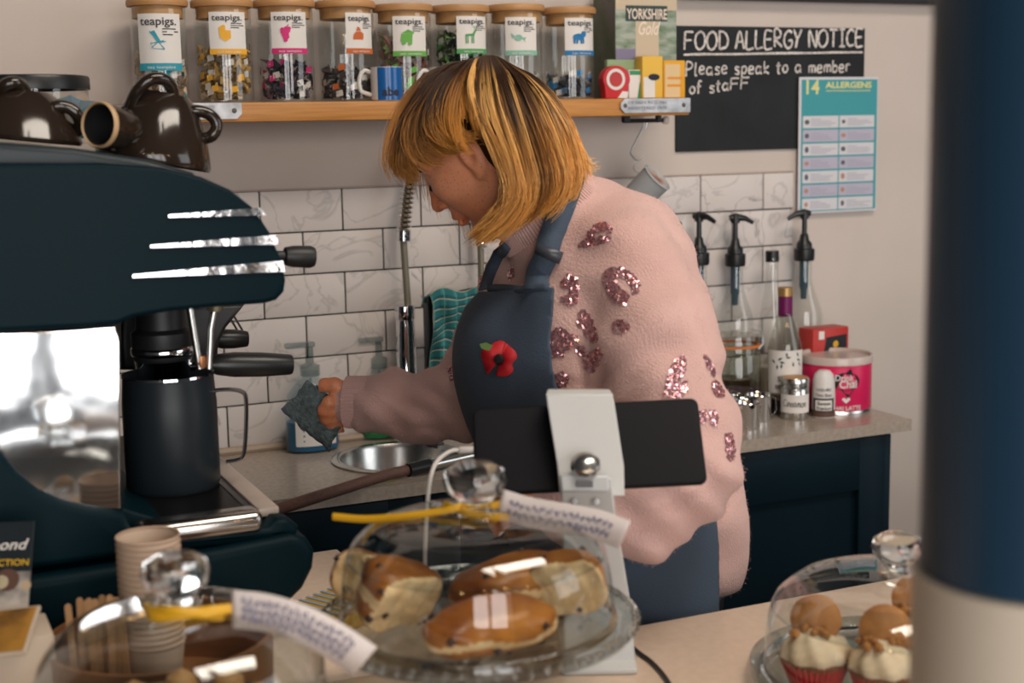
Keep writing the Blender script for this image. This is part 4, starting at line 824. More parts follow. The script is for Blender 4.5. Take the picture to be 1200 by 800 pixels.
MB().box(((a[0]+b[0])/2-OX, ME+.012-OY, ZT-.001-OZ), (b[0]-a[0]+.004, .040, .026), bev=.0105, seg=4).build('tray_lip', mat('lip_steel', (0.50, 0.47, 0.44), 0.22, 1.0), em)
a = qx(322, 604)[0]; MB().box((a-OX, (ME+.02+MBK)/2-OY, ZT+.001-OZ), (.024, MBK-ME-.03, .010), bev=.002).build('side_ledge', mat('ledge', (0.40, 0.33, 0.29), 0.35, noise=.12, nscale=12), em)
a = qx(310, 604)[0]; MB().box((a-OX-.006, (ME+.02+MBK)/2-OY, ZT+.001-OZ), (.008, MBK-ME-.05, .008), bev=.001).build('tray_edge', m_matte, em)
# back plate behind the groups and two group heads with filter holders
MB().box((tx0-.006-OX, (ME+MBK)/2-OY, ZT+.12-OZ), (.006, MBK-ME-.05, .22)).build('splash_panel', mat('splash', (0.03, 0.035, 0.04), 0.15, 0.8), em, smooth=False)
def group(Y, pxa, pxb, py, rh):
    pa, pb = onY(pxa, py, Y), onY(pxb, py, Y); gx = float(pa[0])-.062; gz = float(pa[2])
    g = MB(); g.lathe([(0, gz+.012), (.034, gz+.012), (.036, gz+.016), (.036, gz+.045), (.030, gz+.05), (.030, gz+.085), (0, gz+.085)], 32, c=(gx-OX, Y-OY, -OZ)); gh = g.build('group_head', m_matte, em)
    MB().lathe([(.036, gz+.018), (.0375, gz+.020), (.0375, gz+.026), (.036, gz+.028)], 32, c=(gx-OX, Y-OY, -OZ)).build('chrome_ring', m_chrome, gh)
    p = MB(); p.lathe([(0, gz-.022), (.02, gz-.022), (.030, gz-.014), (.033, gz+.008), (.034, gz+.012), (0, gz+.012)], 32, c=(gx-OX, Y-OY, -OZ)); p.tube([(gx-.004-OX, Y-OY, gz-.02-OZ), (gx-.012-OX, Y-OY, gz-.038-OZ)], .006, 10); p.tube([(gx+.03-OX, Y-OY, gz-OZ), (pa[0]+.004-OX, Y-OY, gz-OZ)], .006, 10)
    pf = p.build('filter_holder', m_chrome, em)
    Lh = float(pb[0]-pa[0]); MB().lathe([(0, -.004), (rh*.7, -.004), (rh*.85, .004), (rh, Lh*.25), (rh*.98, Lh*.6), (rh*.82, Lh-.002), (rh*.76, Lh), (0, Lh)], 24, axis_frame((pa[0]-OX, Y-OY, gz-OZ), (pb-pa))).build('handle', m_blackp, pf)
side([(143, 362), (288, 357), (266, 384), (257, 402), (255, 434), (143, 434)], -0.64, -0.45, 'group_housing', m_matte, bev=.006, Y=-0.64)
group(-0.74, 252, 342, 427, .0155)
group(-0.54, 250, 290, 397, .0135)
# steam wands and the pipe with two thin struts
for pts, r in ((((222, 358), (228, 395), (234, 432)), .0042), (((252, 358), (247, 385), (245, 432)), .0042)):
    MB().tube([tuple(onY(*p, -0.83)-np.array([OX, OY, OZ])) for p in pts], r, 10).build('steam_wand', m_steel, em)
w_ = onY(252, 352, -0.83)-np.array([OX, OY, OZ]); MB().lathe([(0, -.012), (.009, -.012), (.011, .0), (.010, .03), (0, .03)], 16, c=tuple(w_)).build('wand_joint', mat('brass_joint', (0.26, 0.23, 0.15), 0.35, 0.8), em)
w_ = onY(236, 431, -0.83)-np.array([OX, OY, OZ]); MB().lathe([(0, 0), (.0045, .0), (.0058, .006), (.0052, .014), (0, .014)], 14, c=tuple(w_)).build('wand_tip', mat('copper_tip', (0.45, 0.20, 0.09), 0.35, 0.8), em)
for dx in (0, 6): MB().tube([tuple(onY(*p, -0.50)-np.array([OX, OY, OZ])) for p in ((268+dx, 370), (281+dx, 392))], .0016, 6).build('strut', m_steel, em)

# black milk jug on the tray
jb = onZ(204, 568, ZT+.008); jd = depth(jb); R = 54/F*jd; jY = float(jb[1]); H = float(onY(204, 436, jY)[2])-ZT-.008
jg = thing('milk_jug', 'black milk jug with a flat steel handle on the drip tray', 'jug', (float(jb[0]), jY, ZT+.0066))
MB().lathe([(0, 0), (R*.94, 0), (R, .006), (R, H*.75), (R*.96, H-.004), (R*.97, H), (R*.93, H), (R*.92, H*.8), (R*.95, .006), (0, .005)], 44).build('body', mat('jug_black', (0.014, 0.020, 0.025), 0.38, noise=.0, bump=.015, bscale=300), jg)
MB().lathe([(R*.955, H-.002), (R*.98, H-.001), (R*.975, H+.0015), (R*.93, H+.001)], 44).build('rim', m_chrome, jg)
hz = lambda py: float(onY(270, py, jY)[2])-ZT-.008
ang = -0.46; hp_ = [(R*.97, hz(450)), (R*1.30, hz(449)), (R*1.58, hz(452)), (R*1.66, hz(462)), (R*1.62, hz(500)), (R*1.55, hz(524)), (R*1.42, hz(530)), (R*1.18, hz(532))]
MB().tube([(p[0]*math.cos(ang), p[0]*math.sin(ang), p[1]) for p in spline(hp_, 4)], .0062, 10, flatten=(math.cos(ang), math.sin(ang), 0)).build('handle', mat('handle_steel', (0.30, 0.30, 0.31), 0.3, 1.0), jg)

# ------------------------------------------------------------------ brown cups on top of the machine
m_brown = mat('brown_glaze', (0.020, 0.013, 0.009), 0.12, spec=0.6, noise=.15, nscale=10)
m_rim = mat('bare_rim', (0.42, 0.27, 0.14), 0.45)
_cx = [qx(px_, py_) for px_, py_ in ((0, 166), (90, 173), (180, 188), (252, 208))]
def coverz(x): return float(np.interp(x, [c[0] for c in _cx], [c[1] for c in _cx]))
def bowl(px, py, Y, wpx, pyt, tilt, hands, label):
    b_ = onY(px, py, Y); d = depth(b_); R = wpx/2/F*d; zb = coverz(float(b_[0]))+.004; H = float(onY(px, pyt, Y)[2])-zb
    o_ = np.array([b_[0], Y, zb])
    c = thing('soup_cup', label, 'cup', tuple(o_), group='brown cups on the machine')
    Mt_ = Matrix.Rotation(tilt, 4, 'Y')
    MB().lathe([(R*.95, .006), (R*.985, 0), (R, .004), (R*.96, H*.18), (R*.85, H*.45), (R*.70, H*.72), (R*.56, H*.90), (R*.48, H*.97), (R*.45, H*1.0), (R*.40, H*1.0), (R*.38, H*.97), (0, H*.96)], 44, Mt_).build('bowl', m_brown, c)
    for hpts in hands:
        P_ = spline([onY(x, y, yy)-o_ for x, y, yy in hpts], 6)
        MB().tube([tuple(p) for p in P_], .0072, 10).build('handle', m_brown, c)
    return c
bowl(178, 165, -0.78, 134, 108, 0.21, ([(152, 126, -.80), (160, 108, -.81), (176, 93, -.815), (194, 94, -.81), (203, 110, -.80), (196, 127, -.79)], [(208, 138, -.79), (226, 130, -.80), (245, 134, -.80), (254, 146, -.80), (248, 159, -.80), (232, 163, -.79)]), 'brown glazed two-handled cup upside down at the machine\'s front edge')
bowl(22, 150, -0.78, 142, 106, 0.12, ([(-2, 110, -.80), (6, 100, -.81), (18, 97, -.81), (28, 104, -.80), (31, 116, -.79)], [(52, 134, -.80), (64, 125, -.81), (80, 126, -.81), (92, 136, -.81), (93, 150, -.80), (84, 158, -.79)]), 'brown glazed two-handled cup upside down, leftmost on the machine')
# small espresso cup lying on its side between them, open end to the left
ca, cb_ = onY(116, 146, -0.87), onY(150, 150, -0.84)
c = thing('espresso_cup', 'small brown cup lying on its side, its bare rim showing', 'cup', tuple(ca)); axv = Vector((cb_-ca).tolist()); axv = Vector((axv.x, axv.y*.9, axv.z))
Mx = axis_frame((0, 0, 0), axv); R = 27/F*depth(ca)
MB().lathe([(R*.90, 0), (R*1.0, .0), (R*1.0, .010), (R*.95, .03), (R*.7, .048), (0, .05)], 36, Mx).build('cup', m_brown, c)
MB().lathe([(R*.90, .022), (R*.9, 0.0), (R*.96, -.0022), (R*1.02, 0.0), (R*1.01, .004)], 36, Mx).build('rim', m_rim, c)
MB().lathe([(R*.895, 0), (R*.85, .03), (R*.5, .044), (0, .045)], 30, Mx).build('inside', m_matte, c)

# clear tub with black lid and a folded blue packet behind the cups
b_ = onY(36, 170, -0.52); d = depth(b_); R = 71/F*d; zt_ = float(onY(36, 89, -0.52)[2]); zb = max(float(onY(36, 176, -0.52)[2]), coverz(float(b_[0]))+.001)
c = thing('storage_tub', 'clear round tub with a flat black lid behind the brown cups', 'tub', (float(b_[0]), -0.52, zb)); H = zt_-zb
MB().lathe([(0, 0), (R*.93, 0), (R*.95, .003), (R*.97, H-.018)], 40).build('tub', thin_glass('tub_plastic', (0.90, 0.90, 0.88), 0.05), c)
MB().lathe([(R*.97, H-.018), (R, H-.018), (R, H-.004), (R*.98, H-.001), (R*.9, H), (R*.88, H-.003), (0, H-.003)], 40).build('lid', m_blackp, c)
c = thing('foil_packet', 'crumpled blue and green packet wedged between the brown cups', 'packet', tuple(onY(88, 150, -0.66)))
o3 = onY(88, 150, -0.66); V = [onY(x, y, Y)-o3 for x, y, Y in ((48, 140, -.68), (56, 122, -.66), (82, 114, -.64), (94, 120, -.64), (113, 121, -.66), (116, 160, -.66), (60, 165, -.70), (86, 133, -.70))]
mb = MB(); mb.add([tuple(v) for v in V], [(0, 1, 7), (1, 2, 7), (2, 3, 7), (3, 4, 7), (4, 5, 7), (5, 6, 7), (6, 0, 7)]); o = mb.build('wrapper', mat('blue_foil', (0.010, 0.045, 0.14), 0.3, col2=(0.03, 0.16, 0.18), nscale=25), c, smooth=False); md = o.modifiers.new('thickness', 'SOLIDIFY'); md.thickness = .003
# ================================================================== foreground: cakes under glass, tablet, cups
m_realglass = mat('solid_glass', (0.97, 0.985, 0.98), 0.02, trans=1.0, ior=1.46)
m_dome = thin_glass('dome_glass', (0.94, 0.96, 0.955))
m_tagpaper = mat('tag_paper', (0.62, 0.55, 0.52), 0.7)
m_ribbon = mat('yellow_ribbon', (0.62, 0.33, 0.01), 0.45)
def knob(mb, z, s=1.0):
    mb.lathe([(0, z), (.017*s, z), (.014*s, z+.006*s), (.013*s, z+.010*s), (.022*s, z+.018*s), (.0245*s, z+.026*s), (.022*s, z+.033*s), (.013*s, z+.0385*s), (0, z+.039*s)], 28)
def glass_dome(name, label, cx, cy, zp, R, H, Rp, foot, kscale=1.0, lip=True):
    """plate (with pedestal when foot > 0) and dome as two separate things"""
    p = thing('cake_stand' if foot else 'cake_plate', label[0], 'cake stand' if foot else 'plate', (cx, cy, TOP+.0004)); z = zp-TOP
    pl = MB()
    if foot: pl.lathe([(0, 0), (Rp*.42, 0), (Rp*.42, .004), (Rp*.2, .012), (Rp*.09, .03), (Rp*.09, z-.022), (Rp*.2, z-.010), (0, z-.010)], 36); pl.build('pedestal', m_realglass, p)
    pl = MB(); pl.lathe([(0, z-.009), (Rp*.9, z-.009), (Rp*.985, z-.004), (Rp, z+.004), (Rp*.985, z+.010), (Rp*.96, z+.006), (Rp*.93, z-.001), (0, z-.002)], 64); pl.build('plate', thin_glass('plate_glass', (0.72, 0.74, 0.73), 0.08), p)
    if lip:
        bd = MB()
        for k in range(64):
            a = 2*PI*k/64; bd.lathe([(0, -.005), (.0045, 0), (0, .005)], 6, c=(Rp*1.0*math.cos(a), Rp*1.0*math.sin(a), z+.004))
        tag(bd.build('beaded_rim', m_realglass, p), kind='stuff')
    d = thing('cake_dome', label[1], 'cake cover', (cx, cy, zp+.0004), group='glass cake covers')
    t_ = .0035; prof = [(R, 0), (R*1.015, .003), (R, .006), (R*.985, H*.35), (R*.95, H*.60), (R*.86, H*.80), (R*.68, H*.93), (R*.42, H*.985), (.02, H)]
    MB().lathe([(float(a), float(b)) for a, b in spline(prof, 4)]+[(0, H)], 72).build('glass', m_dome, d)
    MB().lathe([(R*.93, H*.66), (R*.945, H*.64), (R*.90, H*.75), (R*.74, H*.905), (R*.72, H*.91)], 72).build('thick_shoulder', thin_glass('shoulder_glass', (0.86, 0.89, 0.89)), d)
    MB().lathe([(R*.985, .0), (R*1.02, .002), (R*1.02, .007), (R*.985, .009)], 64).build('rim_band', m_realglass, d)
    k = MB(); knob(k, H, kscale); k.build('knob', m_realglass, d)
    return p, d
# --- centre: pedestal with scones
Z1 = 1.0; cc = onZ(560, 728, Z1); cd = depth(cc); R1 = 160/F*cd; Rp1 = 186/F*cd
kt = float(onY(551, 602, float(cc[1]))[2])-Z1
CX1, CY1 = float(cc[0]), float(cc[1])
glass_dome('c', ('glass pedestal cake stand with beaded rim under the scones', 'glass cake cover over the scones, in front of the tablet'), CX1, CY1, Z1, R1, kt, Rp1, True, 1.25)
m_crust = mat('scone_crust', (0.20, 0.052, 0.006), 0.36, col2=(0.46, 0.17, 0.025), nscale=16, bump=.35, bscale=45)
m_crumb = mat('scone_crumb', (0.58, 0.37, 0.17), 0.8, col2=(0.70, 0.50, 0.27), nscale=60, bump=.5, bscale=110)
m_fruit = mat('raisin', (0.035, 0.015, 0.010), 0.5)
def scone(px, py, dd, rx, ry, h, rot, label, cut=None):
    """a rough fruit scone as an implicit solid; cut = (nx, ny, nz, offset) tears one side open"""
    o = at(px, py, dd); rng = np.random.RandomState(px); fr = rng.uniform(45, 130, (7, 3))*rng.choice([-1, 1], (7, 3)); ph = rng.uniform(0, 6, 7)
    def nz(X, Y, Z, k): return sum(np.sin(X*f[0]*k+Y*f[1]*k+Z*f[2]*k+p) for f, p in zip(fr, ph))/7
    cutf = lambda X, Y, Z: (X*cut[0]+Y*cut[1]+Z*cut[2]-cut[3]+.004*nz(X, Y, Z, 1.6)+.0022*nz(X, Y, Z, 3.4))
    def fn(X, Y, Z):
        q = np.sqrt((X/rx)**2+(Y/ry)**2)*min(rx, ry); dx = np.maximum(q-min(rx, ry)+.020, 0); dzz = np.maximum(np.abs(Z)-h/2+.016, 0); d = np.sqrt(dx*dx+dzz*dzz)-.018
        d = d+.0040*nz(X, Y, Z, .55)+.0016*nz(X, Y, Z, 1.9)
        return smax(d, cutf(X, Y, Z), .003) if cut else d
    e = np.array([rx, ry, h/2])+.014; P, Q = surface_nets(fn, -e, e, .0026)
    c = P[Q].mean(1); mi = np.zeros(len(Q), int); mi[c[:, 2] < -h*.36] = 1
    mi[np.abs(c[:, 2]+h*.05+.004*np.sin(c[:, 0]*70)) < h*.10] = 1
    if cut: mi[cutf(c[:, 0], c[:, 1], c[:, 2]) > -.003] = 1
    R3 = Matrix.Rotation(rot[2], 3, 'Z') @ Matrix.Rotation(rot[1], 3, 'Y') @ Matrix.Rotation(rot[0], 3, 'X'); P = P @ np.array(R3).T
    t = thing('scone', label, 'scone', (float(o[0]), float(o[1]), Z1-.0015-float(P[:, 2].min())), group='scones on the stand')
    mb = MB(); mb.add(P.tolist(), Q.tolist()); mb.m = mi.tolist(); mb.build('crumb', [m_crust, m_crumb], t, ang=180)
    for k in range(9):
        v = P[rng.randint(len(P))]; s_ = rng.uniform(.003, .0052); MB().lathe([(0, -s_), (s_, 0), (0, s_)], 7, c=tuple(v*.985)).build('raisin', m_fruit, t)
    return t
dz = cd
scone(468, 712, dz-.015, .042, .048, .052, (0.0, 0.38, -.55), 'torn fruit scone leaning at the left of the stand', cut=(.8, -.55, -.1, .016))
scone(596, 690, dz+.035, .064, .040, .040, (-0.05, -0.10, .10), 'wide fruit scone at the back, under the tablet')
scone(666, 705, dz+.015, .036, .040, .050, (0.1, -0.25, .3), 'torn fruit scone at the right of the stand', cut=(-.75, -.6, .1, .012))
scone(575, 745, dz-.070, .070, .032, .036, (0.30, 0.02, .02), 'glossy fruit scone lying in front on the stand')
scone(425, 700, dz+.06, .030, .032, .045, (0.2, 0.2, .5), 'pale torn scone at the far left edge of the stand', cut=(-.6, -.8, .1, .004))

def price_tag(pts, wid, label, text, lines, dep):
    """paper tag lying along a curve given by pixels; pts are (px, py, depth)"""
    P = [at(*p) for p in pts]; P = [np.array(p) for p in spline(P, 6)]; o = P[0]; V = []; n = len(P)
    t = thing('price_tag', label, 'tag', tuple(o), group='handwritten tags on the cake covers')
    mb = MB()
    for i, p in enumerate(P):
        tt = P[min(i+1, n-1)]-P[max(i-1, 0)]; tt = tt/np.linalg.norm(tt); side_ = np.cross(tt, AF+.0*AU); side_ = side_/np.linalg.norm(side_)
        side_ = side_*.9-AF*.3; side_ = side_/np.linalg.norm(side_); V += [p-o-side_*wid/2, p-o+side_*wid/2]
    mb.add(V, [(2*i, 2*i+2, 2*i+3, 2*i+1) for i in range(n-1)]); s_ = mb.build('card', m_tagpaper, t, ang=180); md = s_.modifiers.new('thickness', 'SOLIDIFY'); md.thickness = .0008
    # writing: wavy pen lines following the card
    wr = MB(); Vn = [np.array(v) for v in V]
    for li, fy in enumerate(lines):
        q = []
        for i in range(n*5):
            u = .08+.84*i/(n*5-1); k = min(n-2, int(u*(n-1))); f_ = u*(n-1)-k; a = Vn[2*k]*(1-f_)+Vn[2*k+2]*f_; b = Vn[2*k+1]*(1-f_)+Vn[2*k+3]*f_
            w_ = fy+.10*math.sin(i*1.9+li)+.05*math.sin(i*.7); nrm = np.cross(Vn[2*k+2]-Vn[2*k], b-a); nrm = nrm/np.linalg.norm(nrm); nrm = nrm if nrm @ AF < 0 else -nrm
            q.append(a*(1-w_)+b*w_+nrm*.0012)
        for s0_ in range(0, len(q)-6, 7): wr.tube([tuple(x) for x in q[s0_:s0_+6]], .0005, 4)
    tag(wr.build('handwriting', flat((0.20, 0.19, 0.30)), t, smooth=False), kind='stuff')
    return t
def ribbon(loops, label, w=.0035):
    o = at(*loops[0][0]); t = thing('ribbon', label, 'ribbon', tuple(o), group='yellow ribbons round the knobs')
    for lp in loops:
        P = [at(*p)-o for p in lp]; MB().tube([tuple(p) for p in spline(P, 6)], w, 8, flatten=tuple(-AF)).build('ribbon_strand', m_ribbon, t)
kd = cd-.004; kx, ky = 551, 600
ribbon([[(390, 605, kd+.01), (430, 608, kd), (480, 604, kd-.015), (525, 597, kd-.022), (548, 592, kd-.022), (575, 592, kd-.02), (590, 590, kd)], [(520, 590, kd), (540, 598, kd-.022), (560, 603, kd-.024), (590, 606, kd-.015), (598, 604, kd-.01)]], 'yellow ribbon tied round the knob above the scones')
price_tag([(585, 590, kd-.012), (620, 600, kd-.02), (665, 608, kd-.03), (700, 615, kd-.035), (732, 627, kd-.04)], .030, 'handwritten paper tag hanging off the cover above the scones', '', (.32, .66), kd)

# --- left: dome over a cake
dl = 1.15; kl = at(208, 712, dl); Zl = TOP+.030; R2 = 178/F*dl; H2 = float(kl[2])-Zl
CX2, CY2 = float(kl[0]), float(kl[1])
glass_dome('l', ('glass plate with dark cake at the lower left corner', 'glass cake cover at the lower left, before the paper cups'), CX2, CY2, Zl, R2, H2, R2*1.15, False, 1.15, lip=False)
cake = thing('chocolate_cake', 'dark brown cake under the lower left cover, with a lemon slice', 'cake', (CX2, CY2, Zl-.001))
MB().lathe([(0, 0), (R2*.70, 0), (R2*.72, .008), (R2*.71, .055), (R2*.66, .064), (0, .066)], 48).build('sponge', mat('choc_sponge', (0.085, 0.030, 0.014), 0.6, col2=(0.20, 0.09, 0.035), nscale=30, bump=.4, bscale=60), cake)
for k in range(9):
    a = 2*PI*k/9; MB().lathe([(0, .0), (.014, .002), (.012, .010), (0, .017)], 12, c=(R2*.5*math.cos(a), R2*.5*math.sin(a), .064)).build('cream_dot', mat('caramel_cream', (0.42, 0.22, 0.08), 0.5), cake)
sl_ = at(352, 792, dl-.10)-np.array([CX2, CY2, Zl]); MB().lathe([(0, -.002), (.022, -.002), (.024, 0), (.022, .002), (0, .002)], 24, axis_frame((R2*.45, -R2*.35, .072), (0.2, -.6, .7))).build('lemon_slice', mat('lemon', (0.60, 0.36, 0.01), 0.4), cake)
ribbon([[(170, 710, dl), (178, 722, dl-.02), (205, 721, dl-.026), (240, 716, dl-.022), (275, 712, dl-.01)], [(176, 716, dl-.015), (200, 716, dl-.028), (230, 718, dl-.026), (262, 722, dl-.012)]], 'yellow ribbon tied round the knob at the lower left', .0042)
price_tag([(272, 714, dl-.016), (310, 718, dl-.02), (350, 730, dl-.022), (390, 750, dl-.018), (428, 775, dl-.008)], .034, 'handwritten paper tag bent over the lower left cover', '', (.3, .52, .75), dl)

# --- right: dome over cupcakes
dr = 1.42; kr = at(1050, 703, dr); Zr = TOP+.012; R3 = 153/F*dr; H3 = max(.105, float(kr[2])-Zr)
CX3, CY3 = float(kr[0]), float(kr[1])
glass_dome('r', ('glass plate under the cupcakes at the lower right', 'glass cake cover over the cupcakes beside the column'), CX3, CY3, Zr, R3, H3, R3*1.12, False, 1.05, lip=False)
m_case = mat('red_case', (0.44, 0.020, 0.022), 0.5); m_frost = mat('buttercream', (0.62, 0.47, 0.30), 0.5, col2=(0.70, 0.57, 0.40), nscale=20); m_bisc = mat('ginger_biscuit', (0.36, 0.14, 0.032), 0.6, noise=.25, nscale=30, bump=.3, bscale=80)
def cupcake(px, py, d, label):
    o = at(px, py, d); t = thing('cupcake', label, 'cupcake', (float(o[0]), float(o[1]), Zr-.001), group='cupcakes under the cover')
    mb = MB(); n = 36; V = []
    for z_, r_ in ((0, .023), (.028, .0335)):
        for i in range(n*2): a = PI*i/n; rr = r_+(.0012 if i % 2 else -.0012); V.append((rr*math.cos(a), rr*math.sin(a), z_))
    m_ = n*2; mb.add(V, [(i, (i+1) % m_, m_+(i+1) % m_, m_+i) for i in range(m_)]+[tuple(range(m_-1, -1, -1))]); mb.build('paper_case', m_case, t, ang=20)
    MB().lathe([(0, .024), (.0325, .024), (.034, .030), (0, .034)], 32).build('sponge', mat('ginger_sponge', (0.16, 0.07, 0.03), .8), t)
    fr = MB(); V = []; n = 48
    for ring, (z_, r_) in enumerate(((.028, .030), (.034, .0345), (.040, .033), (.046, .029), (.050, .023), (.055, .020), (.059, .012), (.062, .002))):
        for i in range(n): a = 2*PI*i/n; rr = r_*(1+.075*math.sin(9*a+ring*1.1)); V.append((rr*math.cos(a), rr*math.sin(a), z_+.002*math.sin(a+ring)))
    Fc = [(k*n+i, k*n+(i+1) % n, (k+1)*n+(i+1) % n, (k+1)*n+i) for k in range(7) for i in range(n)]; fr.add(V, Fc); fr.build('frosting', m_frost, t, ang=70)
    vx = CAM[0]-o[0]; vy = CAM[1]-o[1]; a = math.atan2(vy, vx)
    bi = MB(); pts = []
    bi.lathe([(0, -.005), (.021, -.005), (.025, -.002), (.025, .002), (.021, .005), (0, .005)], 28, axis_frame((-.006*math.cos(a), -.006*math.sin(a), .066), (math.cos(a), math.sin(a), .75))); bi.build('biscuit', m_bisc, t)
    rng = random.Random(int(px))
    for k in range(12):
        q = a+rng.uniform(-1.5, 1.5); r_ = rng.uniform(.010, .026); s_ = rng.uniform(.003, .0055); MB().lathe([(0, -s_), (s_*1.1, -s_*.3), (s_*.8, s_*.6), (0, s_)], 6, c=(r_*math.cos(q), r_*math.sin(q), .060-.35*max(0, r_-.014))).build('crumb', m_bisc, t)
cupcake(955, 800, dr-.01, 'cupcake in a red case with a biscuit, left one under the cover')
cupcake(1036, 800, dr-.045, 'cupcake in a red case with a biscuit, right one under the cover')
cupcake(1072, 785, dr+.045, 'cupcake behind the knob, at the back under the cover')

# ------------------------------------------------------------------ tablet on its stand
m_white_s = mat('stand_white', (0.52, 0.52, 0.51), 0.42); m_tab = mat('tablet_black', (0.006, 0.006, 0.008), 0.5, spec=.12); m_hinge = mat('hinge_grey', (0.46, 0.47, 0.48), 0.35)
td = 1.50; tA, tB, tC, tD = at(552, 477, td+.012), at(817, 466, td+.012), at(822, 561, td-.035), at(566, 577, td-.035)
stb = onZ(702, 783, TOP); st = thing('tablet_stand', 'white upright tablet stand with hinge, beside the scones', 'tablet stand', tuple(stb))
def strip(pts, wpx, thick, name, m, parent, o, bev=.002):
    """flat bar: centre-line pixels with depth, width in px, thickness away from the camera"""
    V = []; Fc = []
    for (x, y, d), w_ in zip(pts, wpx):
        nrm = AF*thick
        for sx, k in ((-1, 0), (1, 0), (1, 1), (-1, 1)): V.append(at(x+sx*w_/2, y, d)+nrm*k-o)
    n = len(pts)
    for i in range(n-1):
        for j in range(4): Fc.append((i*4+j, i*4+(j+1) % 4, (i+1)*4+(j+1) % 4, (i+1)*4+j))
    Fc += [(3, 2, 1, 0), tuple((n-1)*4+j for j in range(4))]; mb = MB(); mb.add(V, Fc); ob = mb.build(name, m, parent, ang=40); md = ob.modifiers.new('soft edges', 'BEVEL'); md.width = bev; md.segments = 2; md.limit_method = 'ANGLE'; return ob
sd = depth(stb)
strip([(687, 560, td-.07), (690, 600, td-.06), (699, 700, sd+.004), (704, 786, sd+.0)], (60, 62, 78, 84), .008, 'post', m_white_s, st, stb)
bs = MB(); bs.box((0, .055, .004), (.078, .15, .008), bev=.003); bso = bs.build('base', m_white_s, st)
bso.rotation_euler = (0, 0, -YAW)
strip([(678, 456, td-.006), (679, 462, td-.018), (681, 475, td-.022), (692, 545, td-.045), (694, 581, td-.058)], (72, 78, 79, 78, 76), .006, 'cradle', m_white_s, st, stb, .004)
strip([(679, 457, td-.006), (679, 458, td+.020)], (74, 72), .004, 'cradle_lip', m_white_s, st, stb, .002)
strip([(685, 556, td-.068), (686, 577, td-.074)], (58, 58), .010, 'hinge', m_hinge, st, stb, .003)
strip([(685, 563, td-.079), (685, 571, td-.080)], (20, 20), .002, 'hinge_slot', flat((.12, .12, .13)), st, stb, .0005)
kq = at(686, 546, td-.062)-stb; MB().lathe([(0, .012), (.008, .0115), (.0145, .006), (.0155, .001), (.012, 0), (0, 0)], 28, axis_frame(tuple(kq), tuple(-AF*.6+np.array([0, 0, .8])))).build('knob', m_steel, st)
for x in (673, 699):
    kq = at(x, 588, td-.0685)-stb; MB().lathe([(0, .0015), (.0032, .001), (.0036, 0)], 14, axis_frame(tuple(kq), tuple(-AF))).build('screw', m_zinc, st)
o = (tA+tB+tC+tD)/4; tb_ = thing('tablet', 'black tablet seen from behind, held up by the white stand', 'tablet', tuple(o))
ux = Vector(((tB-tA)+(tC-tD)).tolist()).normalized(); uy = Vector(((tA-tD)+(tB-tC)).tolist()); Mt = vframe((0, 0, 0), ux, uy); W_ = float(np.linalg.norm(tB-tA)); Hh = float(np.linalg.norm(tA-tD)); print('tablet', W_, Hh)
def rrect(w, h, r, n=6): return [(sx*(w/2-r)+r*math.cos(a0+PI/2*k/n), sy*(h/2-r)+r*math.sin(a0+PI/2*k/n)) for sx, sy, a0 in ((1, 1, 0), (-1, 1, PI/2), (-1, -1, PI), (1, -1, 1.5*PI)) for k in range(n+1)]
mb = MB(); mb.prism(rrect(W_, Hh, .008), .008, Mt @ Matrix.Translation((0, 0, -.012)), bev=.0025); ob = mb.build('case', m_tab, tb_, ang=60); ob.modifiers.new('weighted normals', 'WEIGHTED_NORMAL').keep_sharp = True
mb = MB(); mb.prism(rrect(W_-.012, Hh-.012, .004), .0004, Mt @ Matrix.Translation((0, 0, -.0126))); mb.build('screen', mat('screen_glass', (0.01, 0.01, 0.012), 0.08), tb_)
# charging cable with white plug
cb0 = at(556, 526, td+.0)
cbl = thing('charging_cable', 'white charging cable curving from the tablet down behind the cover', 'cable', tuple(cb0))
MB().tube([tuple(at(*p)-cb0) for p in spline([(540, 527, td), (527, 529, td-.005), (512, 541, td-.02), (504, 562, td-.03), (500, 600, td-.02), (498, 660, td+.02), (500, 722, td+.065)], 8)], .0022, 8).build('lead', m_white, cbl)
pm_ = axis_frame(tuple(at(557, 526, td)-cb0), tuple(at(538, 527, td)-at(557, 526, td))); MB().box((0, 0, .008), (.009, .006, .018), pm_, bev=.0015).build('plug', m_white, cbl)
bc = onZ(742, 757, TOP+.003)
MB_ = MB(); MB_.tube([tuple(p) for p in spline([onZ(*q, TOP+.0026) for q in ((735, 752), (748, 764), (765, 777), (782, 797), (800, 830), (812, 860))], 6)], .0024, 8)
tag(MB_.build('power_lead', m_blackp), 'thin black lead running over the counter beside the stand', 'cable')

# ------------------------------------------------------------------ paper cups, stirrers and their round wooden caddy
Zc = 0.975; cp = onZ(188, 742, Zc); cdp = depth(cp); Rc = 132/F*cdp
cx, cy = float(cp[0]), float(cp[1])
cad = thing('wooden_caddy', 'round wooden caddy behind the lower left cover, holding cups and stirrers', 'caddy', (cx, cy, TOP+.0004)); hc = Zc-TOP
MB().lathe([(0, 0), (Rc*.95, 0), (Rc*.97, .004), (Rc*.985, hc-.003), (Rc, hc), (Rc*.965, hc), (Rc*.95, .010), (0, .008)], 56).build('bowl', mat('caddy_wood', (0.24, 0.10, 0.035), 0.4, noise=.25, nscale=8, stretch=(1, 1, 8)), cad)
m_paper_c = mat('kraft_cup', (0.56, 0.43, 0.33), 0.7); m_paper_r = mat('cup_rim', (0.48, 0.33, 0.235), 0.7)
top = at(173, 626, 1.39); Rcup = 37.5/F*1.39; pc_h = .058; zb = float(top[2])-pc_h; step = 6.6/F*1.39/.93
n = int((zb-(TOP+.0095))/step)
